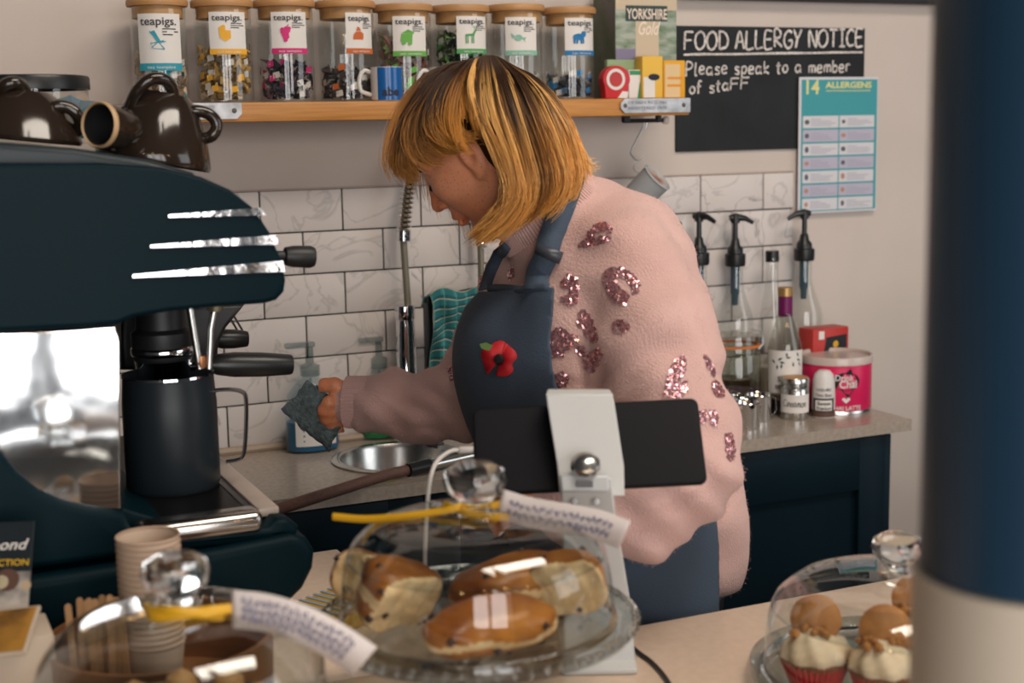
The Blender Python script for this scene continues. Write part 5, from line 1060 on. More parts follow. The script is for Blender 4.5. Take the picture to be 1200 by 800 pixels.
cu_b = MB(); cu_b.lathe([(0, .004), (Rcup*.70, .004), (Rcup*.70, 0), (Rcup*.73, 0), (Rcup*.965, pc_h-.003), (Rcup*.94, pc_h-.003), (Rcup*.69, .006), (0, .006)], 40)
cu_r = MB(); cu_r.lathe([(Rcup*.94, pc_h-.003), (Rcup*.97, pc_h-.0035), (Rcup, pc_h-.0015), (Rcup*.98, pc_h), (Rcup*.945, pc_h-.0008)], 40)
first = None
ords = ['topmost', 'second', 'third', 'fourth', 'fifth', 'sixth', 'seventh', 'eighth', 'ninth', 'tenth', 'eleventh', 'twelfth', 'thirteenth', 'fourteenth', 'fifteenth', 'sixteenth', 'seventeenth', 'eighteenth', 'nineteenth', 'twentieth', 'twenty-first', 'twenty-second', 'twenty-third', 'twenty-fourth']
for k in range(n+1):
    lab = 'kraft paper cup, ' + (ords[k]+' of the stack' if k == 0 else ords[k]+' from the top of the stack') if k < len(ords) else 'kraft paper cup low in the stack'
    loc = (float(top[0]), float(top[1]), zb-k*step)
    if first is None:
        t = thing('paper_cup', lab, 'cup', loc, group='stack of paper cups'); cu_b.build('cup', m_paper_c, t); cu_r.build('rolled_rim', m_paper_r, t); first = t
    else: t = copy_tree(first); t.location = loc; t['label'] = lab
m_wood = mat('stirrer_wood', (0.44, 0.24, 0.11), 0.6, noise=.15, nscale=20, stretch=(8, 8, 1))
tops = [(84, 706), (92, 701), (99, 703), (106, 700), (113, 701), (119, 698), (126, 696), (132, 699), (139, 699), (145, 703)]
sm = MB(); sm.prism(rrect(.0062, .104, .003, 3), .0014, vframe((0, 0, .052), (1, 0, 0), (0, 0, 1))); sme = None
for k, (x, y) in enumerate(tops):
    p = at(x, y, 1.36+.006*(k % 3)); zb_ = float(p[2])-.104
    lab = 'wooden stirrer standing in the round caddy, ' + ('leftmost of the row' if k == 0 else 'rightmost of the row' if k == 9 else ords[k]+' from the left')
    o = sm.build('stirrer', m_wood) if sme is None else bpy.data.objects.new('stirrer', sme)
    if sme is None: sme = o.data
    else: C.objects.link(o)
    o.location = (float(p[0]), float(p[1]), max(zb_, TOP+.010)); o.rotation_euler = (random.uniform(-.04, .04), random.uniform(-.03, .03), -YAW+random.uniform(-.15, .15)); tag(o, lab, 'stirrer', 'wooden stirrers')

# ------------------------------------------------------------------ printed cards at the lower left edge
def card(pts, dep, name, label, m, th=.003):
    o = at(*pts[3]); P = [Vector((at(*p)-o).tolist()) for p in pts]; t = thing(name, label, 'leaflet', tuple(o))
    ux = (P[1]-P[0]); Mx = vframe(P[3], ux, P[0]-P[3]); w, h = (P[1]-P[0]).length, (P[0]-P[3]).length
    mb = MB(); mb.box((w/2, h/2, -th/2), (w, h, th), Mx, bev=.0008); mb.build('card', m, t, smooth=False)
    return t, Mx, w, h
d_ = 1.40
t, Mx, w, h = card([(-58, 614, d_), (30, 611, d_), (31, 725, d_-.03), (-58, 732, d_-.03)], 0, 'cake_leaflet', 'black leaflet with a cake picture at the left edge', mat('leaflet_black', (0.012, 0.018, 0.022), 0.35))
pr = lambda z: (lambda x, y: tuple(Mx @ Vector((x, y, z))))
q = MB(); put2d(q, text2d('almond', h*.15, .012, shear=.3, width=w*.72), lambda x, y: pr(.0006)(x+w*.22, y+h*.72)); q.build('lettering', m_label, t, smooth=False)
q = MB(); put2d(q, text2d('COLLECTION', h*.09, .015, width=w*.8), lambda x, y: pr(.0006)(x+w*.16, y+h*.56)); q.build('lettering', flat((0.60, 0.36, 0.02)), t, smooth=False)
q = MB(); put2d(q, rect2d(0, 0, w, h*.5), pr(.0004)); q.build('cake_print', mat('cake_print', (0.03, 0.025, 0.022), 0.4, col2=(0.62, 0.56, 0.50), nscale=26, detail=3), t, smooth=False)
for cx_, cy_, rx_, c_ in ((.70, .42, .16, (.10, .05, .035)), (.62, .40, .10, (.50, .42, .28)), (.95, .36, .07, (.45, .33, .22)), (.66, .12, .06, (.55, .53, .52))):
    q = MB(); put2d(q, disc2d(w*cx_, h*cy_, w*rx_, h*rx_*.7, 14), pr(.0008)); q.build('cake_shape', flat(c_), t, smooth=False)
t, Mx, w, h = card([(-70, 726, 1.34), (16, 716, 1.34), (46, 770, 1.29), (-60, 775, 1.29)], 0, 'menu_card', 'small tilted card with a brown food picture in the lower left corner', mat('card_edge', (0.50, 0.40, 0.31), 0.6), .004)
q = MB(); put2d(q, rect2d(w*.05, h*.06, w*.96, h*.96), pr(.0006)); q.build('food_print', mat('food_print', (0.05, 0.022, 0.012), 0.4, col2=(0.40, 0.19, 0.03), nscale=22), t, smooth=False)
bsup = MB(); a = at(-20, 790, 1.32); bsup.box((float(a[0]), float(a[1])+.03, TOP+.05), (.13, .07, .10), bev=.003); bo = bsup.build('card_box', mat('kraft_box', (0.50, 0.40, 0.31), 0.7)); tag(bo, 'plain kraft box in the lower left corner under the card', 'box')
# small blue striped napkin packet beside the stand
a = onZ(378, 700, TOP+.02); np_ = thing('napkin_pack', 'yellow and blue striped napkin pack left of the scones', 'napkins', (float(a[0]), float(a[1])-.03, TOP+.0004), .5)
MB().box((0, 0, .010), (.085, .085, .020), bev=.004).build('pack', mat('yellow_pack', (0.55, 0.30, 0.02), .5), np_)
for k in range(6): MB().box((-.020+k*.012, 0, .0206), (.004, .084, .0012)).build('blue_stripe', flat((0.25, 0.36, 0.45)), np_, smooth=False)
# ================================================================== the person: smooth implicit surfaces meshed on a grid
# everything is laid out in the camera frame: pc(px, py, depth) -> (right, up, depth) in metres
def chain(X, Y, Z, pts, k=.02):
    """pts: (px, py, depth, radius) joined by tapered capsules"""
    d = None
    for p, q in zip(pts[:-1], pts[1:]):
        e = cone(X, Y, Z, pc(*p[:3]), pc(*q[:3]), p[3], q[3]); d = e if d is None else smin(d, e, k)
    return d
def sdf_mesh(name, fn, lo, hi, h, m, parent, smooth_it=1):
    P, Q = surface_nets(fn, lo, hi, h)
    me = bpy.data.meshes.new(name); V = fromcam(P.astype(np.float64))-PO
    me.from_pydata(V.tolist(), [], Q.tolist()); me.materials.append(m); me.polygons.foreach_set('use_smooth', np.ones(len(Q), bool))
    o = bpy.data.objects.new(name, me); C.objects.link(o); o.parent = parent
    if smooth_it: md = o.modifiers.new('smooth', 'SMOOTH'); md.iterations = smooth_it; md.factor = .5
    return o
def bounds(pts, pad):
    P = np.array([pc(*p[:3]) for p in pts]); r = max([p[3] if len(p) > 3 else 0 for p in pts]); return P.min(0)-r-pad, P.max(0)+r+pad

HD = 1.80                                                             # depth of the head's middle plane
foot = onZ(760, 1400, 0.0)
PX = at(720, 500, 1.86); PO = np.array([PX[0], PX[1], 0.0])
person = thing('person', 'person in a pink sequinned jumper and grey apron, wiping with a cloth', 'person', tuple(PO))

# ---------------------------------------------------------------- jumper
NEAR, FAR = 1.72, 1.97
torso_n = [(716, 288, 1.775, .056), (712, 330, 1.79, .098), (705, 420, 1.80, .118), (718, 520, 1.81, .120), (755, 610, 1.83, .108), (768, 660, 1.84, .100)]
torso_f = [(645, 285, 1.90, .052), (648, 340, 1.91, .085), (645, 430, 1.91, .098), (665, 520, 1.92, .105), (705, 610, 1.93, .105), (725, 660, 1.94, .100)]
back = [(700, 250, 1.83, .045), (748, 300, 1.83, .060), (772, 400, 1.83, .070), (775, 500, 1.84, .075), (790, 580, 1.85, .070), (808, 640, 1.86, .062)]
near_arm = [(735, 305, 1.735, .062), (768, 400, 1.70, .074), (790, 500, 1.665, .070), (797, 556, 1.640, .060), (752, 598, 1.625, .050), (700, 606, 1.62, .043), (655, 590, 1.615, .036)]
far_arm = [(612, 335, 1.96, .055), (585, 410, 1.985, .060), (548, 464, 2.00, .056), (500, 476, 2.02, .048), (455, 474, 2.035, .043), (434, 472, 2.04, .036)]
cuff = [(434, 472, 2.04, .034), (411, 471, 2.045, .033)]
def f_torso(X, Y, Z):
    d = smin(chain(X, Y, Z, torso_n, .03), chain(X, Y, Z, torso_f, .03), .07); d = smin(d, chain(X, Y, Z, back, .03), .05)
    # bust and shoulder line
    d = smin(d, ell(X, Y, Z, pc(592, 425, 1.85), (.056, .085, .095)), .05)
    return d
def f_jumper(X, Y, Z):
    d = f_torso(X, Y, Z)
    a = chain(X, Y, Z, near_arm, .025); b = chain(X, Y, Z, far_arm, .025)
    px = X/Z*F+600; py = 400-Y/Z*F
    # sleeve folds: soft ridges along the forearm and round the elbow
    a = a+.0035*np.sin((px*.55+py)*.055+np.sin(py*.03)*2)*np.clip((py-330)/120, 0, 1)+.003*np.sin((py-px*.8)*.11)*np.clip((py-480)/60, 0, 1)
    b = b+.0045*np.sin((px+py*.6)*.085)*np.clip((560-px)/60, 0, 1)+.002*np.sin((px-py)*.16)
    d = smin(d, a, .016); d = smin(d, b, .030)
    cr_ = lambda x0, y0, x1, y1, w, dep: dep*np.exp(-(((px-x0)*(y1-y0)-(py-y0)*(x1-x0))/math.hypot(x1-x0, y1-y0)/w)**2)*np.clip(1-np.abs(((px-x0)*(x1-x0)+(py-y0)*(y1-y0))/((x1-x0)**2+(y1-y0)**2)-.5)*1.9, 0, 1)
    d = d+cr_(675, 400, 690, 480, 5, .006)+cr_(640, 455, 720, 445, 6, .005)+cr_(712, 470, 770, 420, 6, .005)+cr_(690, 500, 760, 465, 7, .005)+cr_(800, 330, 838, 440, 5, .004)+cr_(735, 560, 800, 530, 6, .006)+cr_(760, 610, 835, 570, 6, .006)+cr_(700, 640, 790, 600, 6, .004)+cr_(438, 455, 520, 490, 5, .007)+cr_(470, 440, 545, 480, 5, .005)+cr_(450, 500, 540, 505, 5, .004)
    d = d+.0022*np.sin(px*.035+py*.05+np.sin(py*.021)*3)+.0015*np.sin(py*.09-px*.045)
    # diagonal drag lines from the shoulder to the elbow, crease where arm meets body
    d = smin(d, chain(X, Y, Z, cuff, .01), .006)
    # turtle neck
    nk = cone(X, Y, Z, pc(652, 262, 1.81), pc(626, 228, 1.805), .071, .062)
    d = smin(d, nk, .02)
    # hem at the back, and neck opening
    hem = chain(X, Y, Z, [(800, 600, 1.84, .075), (812, 640, 1.84, .062), (815, 655, 1.84, .048)], .02)
    d = smin(d, hem, .03)
    cut = (Y-pc(0, 676, 1.84)[1])                                      # open below the hem
    cutn = -(py-688-(px-800)*0.0)
    d = smax(d, -(Y-(400-690)/F*1.85), .008)
    return d
m_pink = bpy.data.materials.new('pink_knit'); N, L = nt(m_pink); b = N['Principled BSDF']; b.inputs['Roughness'].default_value = .85; b.inputs['Sheen Weight'].default_value = .25; b.inputs['Sheen Roughness'].default_value = .5; b.inputs['Sheen Tint'].default_value = (1, .85, .8, 1)
tc = N.new('ShaderNodeTexCoord'); n1 = N.new('ShaderNodeTexNoise'); n1.inputs['Scale'].default_value = 9; n1.inputs['Detail'].default_value = 4; L.new(tc.outputs['Object'], n1.inputs['Vector'])
r_ = N.new('ShaderNodeValToRGB'); r_.color_ramp.elements[0].position = .3; r_.color_ramp.elements[1].position = .7; r_.color_ramp.elements[0].color = (.53, .325, .29, 1); r_.color_ramp.elements[1].color = (.60, .385, .35, 1); L.new(n1.outputs['Fac'], r_.inputs['Fac']); L.new(r_.outputs['Color'], b.inputs['Base Color'])
n2 = N.new('ShaderNodeTexNoise'); n2.inputs['Scale'].default_value = 420; n2.inputs['Detail'].default_value = 2; L.new(tc.outputs['Object'], n2.inputs['Vector']); bp_ = N.new('ShaderNodeBump'); bp_.inputs['Strength'].default_value = .7; bp_.inputs['Distance'].default_value = .002; sx_ = N.new('ShaderNodeSeparateXYZ'); L.new(tc.outputs['Object'], sx_.inputs[0]); ma_ = N.new('ShaderNodeMath'); ma_.operation = 'MULTIPLY_ADD'; ma_.inputs[1].default_value = .5; L.new(sx_.outputs['Y'], ma_.inputs[0]); L.new(sx_.outputs['X'], ma_.inputs[2])
mf_ = N.new('ShaderNodeMath'); mf_.operation = 'MULTIPLY'; mf_.inputs[1].default_value = 1900; L.new(ma_.outputs[0], mf_.inputs[0]); ms_ = N.new('ShaderNodeMath'); ms_.operation = 'SINE'; L.new(mf_.outputs[0], ms_.inputs[0]); mg_ = N.new('ShaderNodeMath'); mg_.operation = 'MULTIPLY_ADD'; mg_.inputs[1].default_value = .05; L.new(ms_.outputs[0], mg_.inputs[0]); L.new(n2.outputs['Fac'], mg_.inputs[2]); L.new(mg_.outputs[0], bp_.inputs['Height']); L.new(bp_.outputs['Normal'], b.inputs['Normal'])
lo, hi = bounds(torso_n+torso_f+near_arm+far_arm+back+cuff+[(815, 655, 1.84, .05)], .025)
jumper = sdf_mesh('jumper', f_jumper, lo, hi, .0045, m_pink, person, 2)
# soft fuzz of the knit
rng = np.random.RandomState(5); nvv = len(jumper.data.vertices); co = np.empty(nvv*3, np.float32); jumper.data.vertices.foreach_get('co', co); co = co.reshape(-1, 3); no = np.empty(nvv*3, np.float32); jumper.data.vertex_normals.foreach_get('vector', no); no = no.reshape(-1, 3)
ix = rng.randint(0, nvv, 42000); b0 = co[ix]+rng.normal(0, .0016, (len(ix), 3)); tn = rng.normal(0, 1, (len(ix), 3)); tn -= no[ix]*(tn*no[ix]).sum(1)[:, None]; tn /= np.linalg.norm(tn, axis=1)[:, None]; wv = np.cross(no[ix], tn)*.00028
ln_ = rng.uniform(.0012, .0036, (len(ix), 1)); b0 = b0-no[ix]*.0008; tip = b0+no[ix]*ln_*.9+tn*ln_*1.1
Vf = np.stack([b0-wv, b0+wv, tip], 1).reshape(-1, 3); mef = bpy.data.meshes.new('knit_fuzz'); mef.from_pydata(Vf.tolist(), [], np.arange(len(Vf)).reshape(-1, 3).tolist()); mef.materials.append(mat('pink_fuzz', (.62, .40, .365), .9))
fz = bpy.data.objects.new('knit_fuzz', mef); C.objects.link(fz); fz.parent = jumper; tag(fz, kind='stuff')
# ribs on collar and cuff: thin raised strips
def ribs(fn_pts, n, name, rad=.0020):
    mb = MB()
    for k in range(n): mb.tube([tuple(fromcam(p)-PO) for p in fn_pts(k/n)], rad, 5)
    return tag(mb.build(name, m_pink, jumper), kind='stuff')
def ringpts(a, b, ra, rb, ext=.0022):
    ax = (b-a)/np.linalg.norm(b-a); n1_ = np.cross(ax, (0, 1, .2)); n1_ /= np.linalg.norm(n1_); n2_ = np.cross(ax, n1_)
    return lambda t: [a+(b-a)*s_+(n1_*math.cos(2*PI*t)+n2_*math.sin(2*PI*t))*(ra+(rb-ra)*s_+ext) for s_ in (0.0, .33, .66, 1.0, 1.06)]
ribs(ringpts(pc(650, 259, 1.81), pc(622, 223, 1.804), .0705, .0605), 100, 'collar_ribs', .0022)
ribs(ringpts(pc(438, 472, 2.04), pc(408, 471, 2.045), .0352, .0335), 70, 'cuff_ribs')

# sphere tracing along a pixel's ray onto a surface, for things sewn on
def trace(fn, pxs, pys, d0=1.45, d1=2.2):
    pxs = np.array(pxs, np.float32); pys = np.array(pys, np.float32); d = np.full(len(pxs), d0, np.float32); kx, ky = (pxs-600)/F, (400-pys)/F; ok = np.ones(len(pxs), bool)
    for _ in range(70):
        s_ = fn(kx*d, ky*d, d); d = d+np.clip(s_, -.02, .05)*.8
    ok = (np.abs(fn(kx*d, ky*d, d)) < .003) & (d < d1); P = np.stack([kx*d, ky*d, d], -1); e = .002
    g = np.stack([fn(P[:, 0]+e, P[:, 1], P[:, 2])-fn(P[:, 0]-e, P[:, 1], P[:, 2]), fn(P[:, 0], P[:, 1]+e, P[:, 2])-fn(P[:, 0], P[:, 1]-e, P[:, 2]), fn(P[:, 0], P[:, 1], P[:, 2]+e)-fn(P[:, 0], P[:, 1], P[:, 2]-e)], -1)
    g = g/(np.linalg.norm(g, axis=1)[:, None]+1e-9); return P, g, ok
def inpoly(px, py, poly):
    c = np.zeros(len(px), bool); n = len(poly)
    for i in range(n):
        x1, y1 = poly[i]; x2, y2 = poly[(i+1) % n]
        c ^= ((y1 > py) != (y2 > py)) & (px < (x2-x1)*(py-y1)/(y2-y1+1e-12)+x1)
    return c
m_sequin = attr_mat('rose_sequins', rough=.18, spec=.8); m_sequin.node_tree.nodes['Principled BSDF'].inputs['Metallic'].default_value = .75
patches = [
 [(684, 283), (690, 272), (698, 263), (710, 261), (718, 268), (716, 273), (706, 270), (699, 274), (694, 281), (706, 277), (716, 279), (708, 284), (692, 289), (677, 289)],
 [(706, 322), (714, 315), (728, 314), (742, 321), (750, 334), (748, 343), (742, 345), (741, 336), (733, 326), (722, 324), (722, 333), (730, 341), (738, 347), (733, 357), (722, 356), (714, 346), (708, 334)],
 [(658, 332), (666, 322), (676, 326), (679, 340), (677, 355), (668, 358), (658, 354), (659, 348), (668, 346), (668, 338), (660, 337)],
 [(678, 368), (684, 362), (692, 370), (700, 388), (702, 398), (694, 402), (688, 394), (682, 384), (677, 382)],
 [(645, 388), (658, 384), (668, 392), (676, 394), (678, 404), (670, 408), (662, 410), (660, 418), (645, 419), (642, 404)],
 [(674, 402), (682, 404), (690, 413), (694, 412), (702, 408), (708, 414), (702, 428), (694, 438), (687, 430), (685, 420), (676, 414)],
 [(718, 380), (726, 375), (735, 378), (738, 385), (730, 391), (720, 389)], [(650, 440), (660, 436), (668, 442), (664, 452), (652, 454)],
 [(782, 444), (790, 424), (800, 416), (804, 424), (801, 438), (792, 448), (804, 446), (804, 458), (796, 466), (778, 464)],
 [(824, 415), (830, 420), (838, 436), (836, 441), (829, 432)], [(834, 448), (841, 446), (848, 458), (848, 466), (840, 466), (835, 458)],
 [(818, 484), (826, 482), (829, 490), (822, 497)], [(832, 482), (838, 481), (842, 492), (838, 501), (833, 494)], [(850, 508), (857, 508), (861, 522), (860, 538), (853, 540), (849, 524)],
 [(560, 332), (570, 316), (582, 300), (586, 306), (580, 320), (568, 336)], [(596, 315), (603, 310), (604, 324), (597, 330)], [(614, 333), (624, 323), (632, 320), (630, 336), (616, 338)], [(526, 432), (532, 425), (534, 442), (529, 450)]]
rng = np.random.RandomState(4)
for poly in patches:
    xs, ys = zip(*poly); area_ = (max(xs)-min(xs))*(max(ys)-min(ys)); n = int(area_*.55)
    px = rng.uniform(min(xs), max(xs), n); py = rng.uniform(min(ys), max(ys), n); k = inpoly(px, py, poly); px, py = px[k], py[k]
    if not len(px): continue
    P, g, ok = trace(f_jumper, px, py); V = []; Fc = []; col = []
    for p, nr in zip(P[ok], g[ok]):
        nr = nr+rng.normal(0, .28, 3); nr /= np.linalg.norm(nr); a = np.cross(nr, (.3, .5, .8)); a /= np.linalg.norm(a); b2 = np.cross(nr, a); r0 = rng.uniform(.0015, .0024); o_ = len(V)
        V += [tuple(fromcam((p+nr*.0016+(a*math.cos(q)+b2*math.sin(q))*r0)[None])[0]-PO) for q in np.arange(6)*PI/3]; Fc.append(tuple(range(o_, o_+6))); c_ = rng.rand(); col.append((.60+.3*c_**3, .27+.35*c_**3, .29+.35*c_**3, 1))
    if not V: continue
    mb = MB(); mb.add(V, Fc); so = mb.build('sequin_patch', m_sequin, jumper, smooth=False); at_ = so.data.attributes.new('tint', 'FLOAT_COLOR', 'FACE'); at_.data.foreach_set('color', np.array(col, np.float32).ravel()); tag(so, kind='stuff')

# ---------------------------------------------------------------- apron: a sheet lifted off the body
m_apron = mat('apron_cotton', (0.046, 0.068, 0.102), 0.8, noise=.18, nscale=7, bump=.25, bscale=500)
def sheet(fn, off, poly, lim, h, name, m, parent, thick=.0022, wob=0.0):
    pts = [(x, y, d) for x, y in poly for d in (1.55, lim)]; P_ = np.array([pc(*p) for p in pts]); lo_, hi_ = P_.min(0)-.02, P_.max(0)+.02
    P, Q = surface_nets(lambda X, Y, Z: fn(X, Y, Z)-off-(wob*np.sin(X*60+Y*22)*np.sin(Y*17) if wob else 0), lo_, hi_, h)
    px = P[:, 0]/P[:, 2]*F+600; py = 400-P[:, 1]/P[:, 2]*F; c = P[Q].mean(1); cx_ = c[:, 0]/c[:, 2]*F+600; cy_ = 400-c[:, 1]/c[:, 2]*F
    inb = ((P > lo_+2*h) & (P < hi_-2*h)).all(1)
    keep = inpoly(cx_, cy_, poly) & (c[:, 2] < lim) & inb[Q].all(1); Q = Q[keep]
    # boundary vertices slide onto the outline
    E = np.sort(np.concatenate([Q[:, [0, 1]], Q[:, [1, 2]], Q[:, [2, 3]], Q[:, [3, 0]]]), axis=1); u, cnt = np.unique(E, axis=0, return_counts=True); bv = np.unique(u[cnt == 1])
    A = np.array(poly, float); B = np.roll(A, -1, 0)
    for v in bv:
        p = np.array([px[v], py[v]]); d = B-A; t = np.clip(((p-A)*d).sum(1)/(d*d).sum(1), 0, 1); q = A+d*t[:, None]; i = np.argmin(((q-p)**2).sum(1))
        if np.linalg.norm(q[i]-p) < 9: z = P[v, 2]; P[v, 0] = (q[i][0]-600)/F*z; P[v, 1] = (400-q[i][1])/F*z
    us = np.unique(Q); mp = -np.ones(len(P), int); mp[us] = np.arange(len(us))
    me = bpy.data.meshes.new(name); me.from_pydata((fromcam(P[us].astype(float))-PO).tolist(), [], mp[Q].tolist()); me.materials.append(m); me.polygons.foreach_set('use_smooth', np.ones(len(Q), bool))
    o = bpy.data.objects.new(name, me); C.objects.link(o); o.parent = parent
    md = o.modifiers.new('smooth', 'SMOOTH'); md.iterations = 2; md = o.modifiers.new('thickness', 'SOLIDIFY'); md.thickness = thick; md.offset = 0
    return o
def f_body2(X, Y, Z):                                                 # torso with hips, for the apron's skirt
    d = f_torso(X, Y, Z); hip = smin(chain(X, Y, Z, [(745, 640, 1.80, .100), (752, 720, 1.80, .112), (756, 900, 1.80, .10)], .03), chain(X, Y, Z, [(715, 640, 1.93, .100), (722, 720, 1.93, .112), (726, 900, 1.93, .10)], .03), .06)
    px = X/Z*F+600; py = 400-Y/Z*F
    return smin(d, hip, .05)+.0018*np.sin(px*.06+py*.03)
bib = [(574, 342), (600, 339), (650, 336), (648, 365), (645, 400), (648, 435), (656, 465), (676, 500), (715, 530), (790, 560), (838, 590), (842, 640), (843, 730), (845, 880), (560, 880), (530, 560), (522, 470), (524, 400), (545, 360), (562, 342)]
apron = sheet(f_body2, .0085, bib, 2.0, .0045, 'apron', m_apron, person, wob=.0)
hem_ = [(574, 342), (600, 339), (650, 336), (650.3, 343), (600, 346), (573, 349)]
# bib hem, strap with buckle, far strap
def strap(pts, w, name, m, parent, lift=.010, th=.0022, fn=None):
    P, g, ok = trace(fn or f_jumper, [p[0] for p in pts], [p[1] for p in pts]); Q = P+g*lift; V = []; n = len(pts); g = g*.35+np.array([0, 0, -.65]); g = g/np.linalg.norm(g, axis=1)[:, None]
    for i in range(n):
        t = Q[min(i+1, n-1)]-Q[max(i-1, 0)]; t /= np.linalg.norm(t); s_ = np.cross(t, g[i]); s_ /= np.linalg.norm(s_)
        V += [Q[i]-s_*w/2, Q[i]+s_*w/2]
    mb = MB(); mb.add([tuple(fromcam(v[None])[0]-PO) for v in V], [(2*i, 2*i+2, 2*i+3, 2*i+1) for i in range(n-1)]); o = mb.build(name, m, parent, ang=40); md = o.modifiers.new('thickness', 'SOLIDIFY'); md.thickness = th; md.offset = 0; return o
sp_ = [(float(p[0]), float(p[1])) for p in spline([(668, 208), (663, 228), (657, 255), (651, 280), (646, 302), (638, 322), (634, 343)], 4)]
strap(sp_, .030, 'neck_strap', m_apron, apron)
strap([(float(p[0]), float(p[1])) for p in spline([(600, 283), (592, 300), (582, 322), (574, 345)], 4)], .016, 'neck_strap', m_apron, apron)
bk = strap([(652, 294), (650, 299), (648, 304)], .034, 'buckle', mat('buckle_grey', (.05, .055, .07), .35), apron, lift=.0115, th=.003)
strap([(float(p[0]), float(p[1])) for p in spline([(578, 344), (600, 343), (625, 341), (648, 340)], 4)], .009, 'bib_hem', m_apron, apron, lift=.0096, th=.0026, fn=f_body2)

# poppy pinned on the bib
Pq, gq, ok = trace(lambda X, Y, Z: f_body2(X, Y, Z)-.010, [587], [421]); pb = fromcam(Pq)[0]; nv = (gq[0][0]*AR+gq[0][1]*AU+gq[0][2]*AF); nv = nv*.5-AF*.5+np.array([0, 0, .0]); nv /= np.linalg.norm(nv)
pop = thing('poppy_pin', 'red paper poppy pinned to the grey apron bib', 'poppy', tuple(pb+nv*.003)); Mp = axis_frame((0, 0, 0), tuple(nv))
m_pop = mat('poppy_red', (0.42, 0.008, 0.014), .6)
for a0, sc in ((-.2, 1), (2.6, 1)):
    V = [(0, 0, 0)]; n = 18
    for i in range(n+1): a = a0-1.5+3.0*i/n; r0 = .0225*sc*(1+.06*math.sin(5*a)); V.append((r0*math.cos(a), r0*math.sin(a)*.95, .004+.002*math.sin(3*a)))
    mb = MB(); mb.add(V, [(0, i+1, i+2) for i in range(n)], Mp); o = mb.build('petal', m_pop, pop, ang=180); md = o.modifiers.new('thickness', 'SOLIDIFY'); md.thickness = .0008
MB().lathe([(0, .008), (.005, .0075), (.0065, .005), (.0065, .003), (0, .003)], 18, Mp).build('centre', m_blackp, pop)
o_ = pb+nv*.003; mb = MB(); lf = [at(x, y, depth(pb)-.008)-o_ for x, y in ((562, 403), (570, 401), (578, 405), (573, 411), (564, 408))]; mb.add([tuple(p) for p in lf], [(0, 1, 2, 3, 4)]); o = mb.build('leaf', mat('poppy_leaf', (.07, .13, .02), .6), pop, smooth=False); md = o.modifiers.new('thickness', 'SOLIDIFY'); md.thickness = .0008
# ---------------------------------------------------------------- body: head, neck, hands (and limbs under the clothes)
UPV = np.array([-.60, .80, 0.0]); tr_ = math.radians(22)              # head pitched down, face turned a little away from the camera
FWP = np.array([-.80, -.60, 0.0]); FWV = FWP*math.cos(tr_)+np.array([0, 0, 1.0])*math.sin(tr_); SDV = np.cross(UPV, FWV)
if SDV[2] > 0: SDV = -SDV                                             # towards the camera: her left side
HC = pc(568, 162, HD)
def hp3(f, u, s): return HC+FWV*f+UPV*u+SDV*s                          # head frame: forward, up, left side
HA = np.array([FWV, UPV, SDV])
m_skin = bpy.data.materials.new('skin'); N, L = nt(m_skin); b = N['Principled BSDF']; b.inputs['Roughness'].default_value = .5; b.inputs['Subsurface Weight'].default_value = .12; b.inputs['Subsurface Radius'].default_value = (.01, .004, .002); b.inputs['Subsurface Scale'].default_value = .4
tc = N.new('ShaderNodeTexCoord'); n1 = N.new('ShaderNodeTexNoise'); n1.inputs['Scale'].default_value = 14; n1.inputs['Detail'].default_value = 3; L.new(tc.outputs['Object'], n1.inputs['Vector']); r_ = N.new('ShaderNodeValToRGB'); e = r_.color_ramp.elements; e[0].position = .35; e[0].color = (.60, .195, .085, 1); e[1].position = .68; e[1].color = (.70, .30, .165, 1); L.new(n1.outputs['Fac'], r_.inputs['Fac'])
vr = N.new('ShaderNodeTexNoise'); vr.inputs['Scale'].default_value = 380; vr.inputs['Detail'].default_value = 1; L.new(tc.outputs['Object'], vr.inputs['Vector']); r2 = N.new('ShaderNodeValToRGB'); r2.color_ramp.elements[0].position = .63; r2.color_ramp.elements[1].position = .70; L.new(vr.outputs['Fac'], r2.inputs['Fac'])
mx = N.new('ShaderNodeMix'); mx.data_type = 'RGBA'; L.new(r2.outputs['Color'], mx.inputs[0]); L.new(r_.outputs['Color'], mx.inputs[6]); mx.inputs[7].default_value = (.50, .15, .06, 1); L.new(mx.outputs[2], b.inputs['Base Color'])
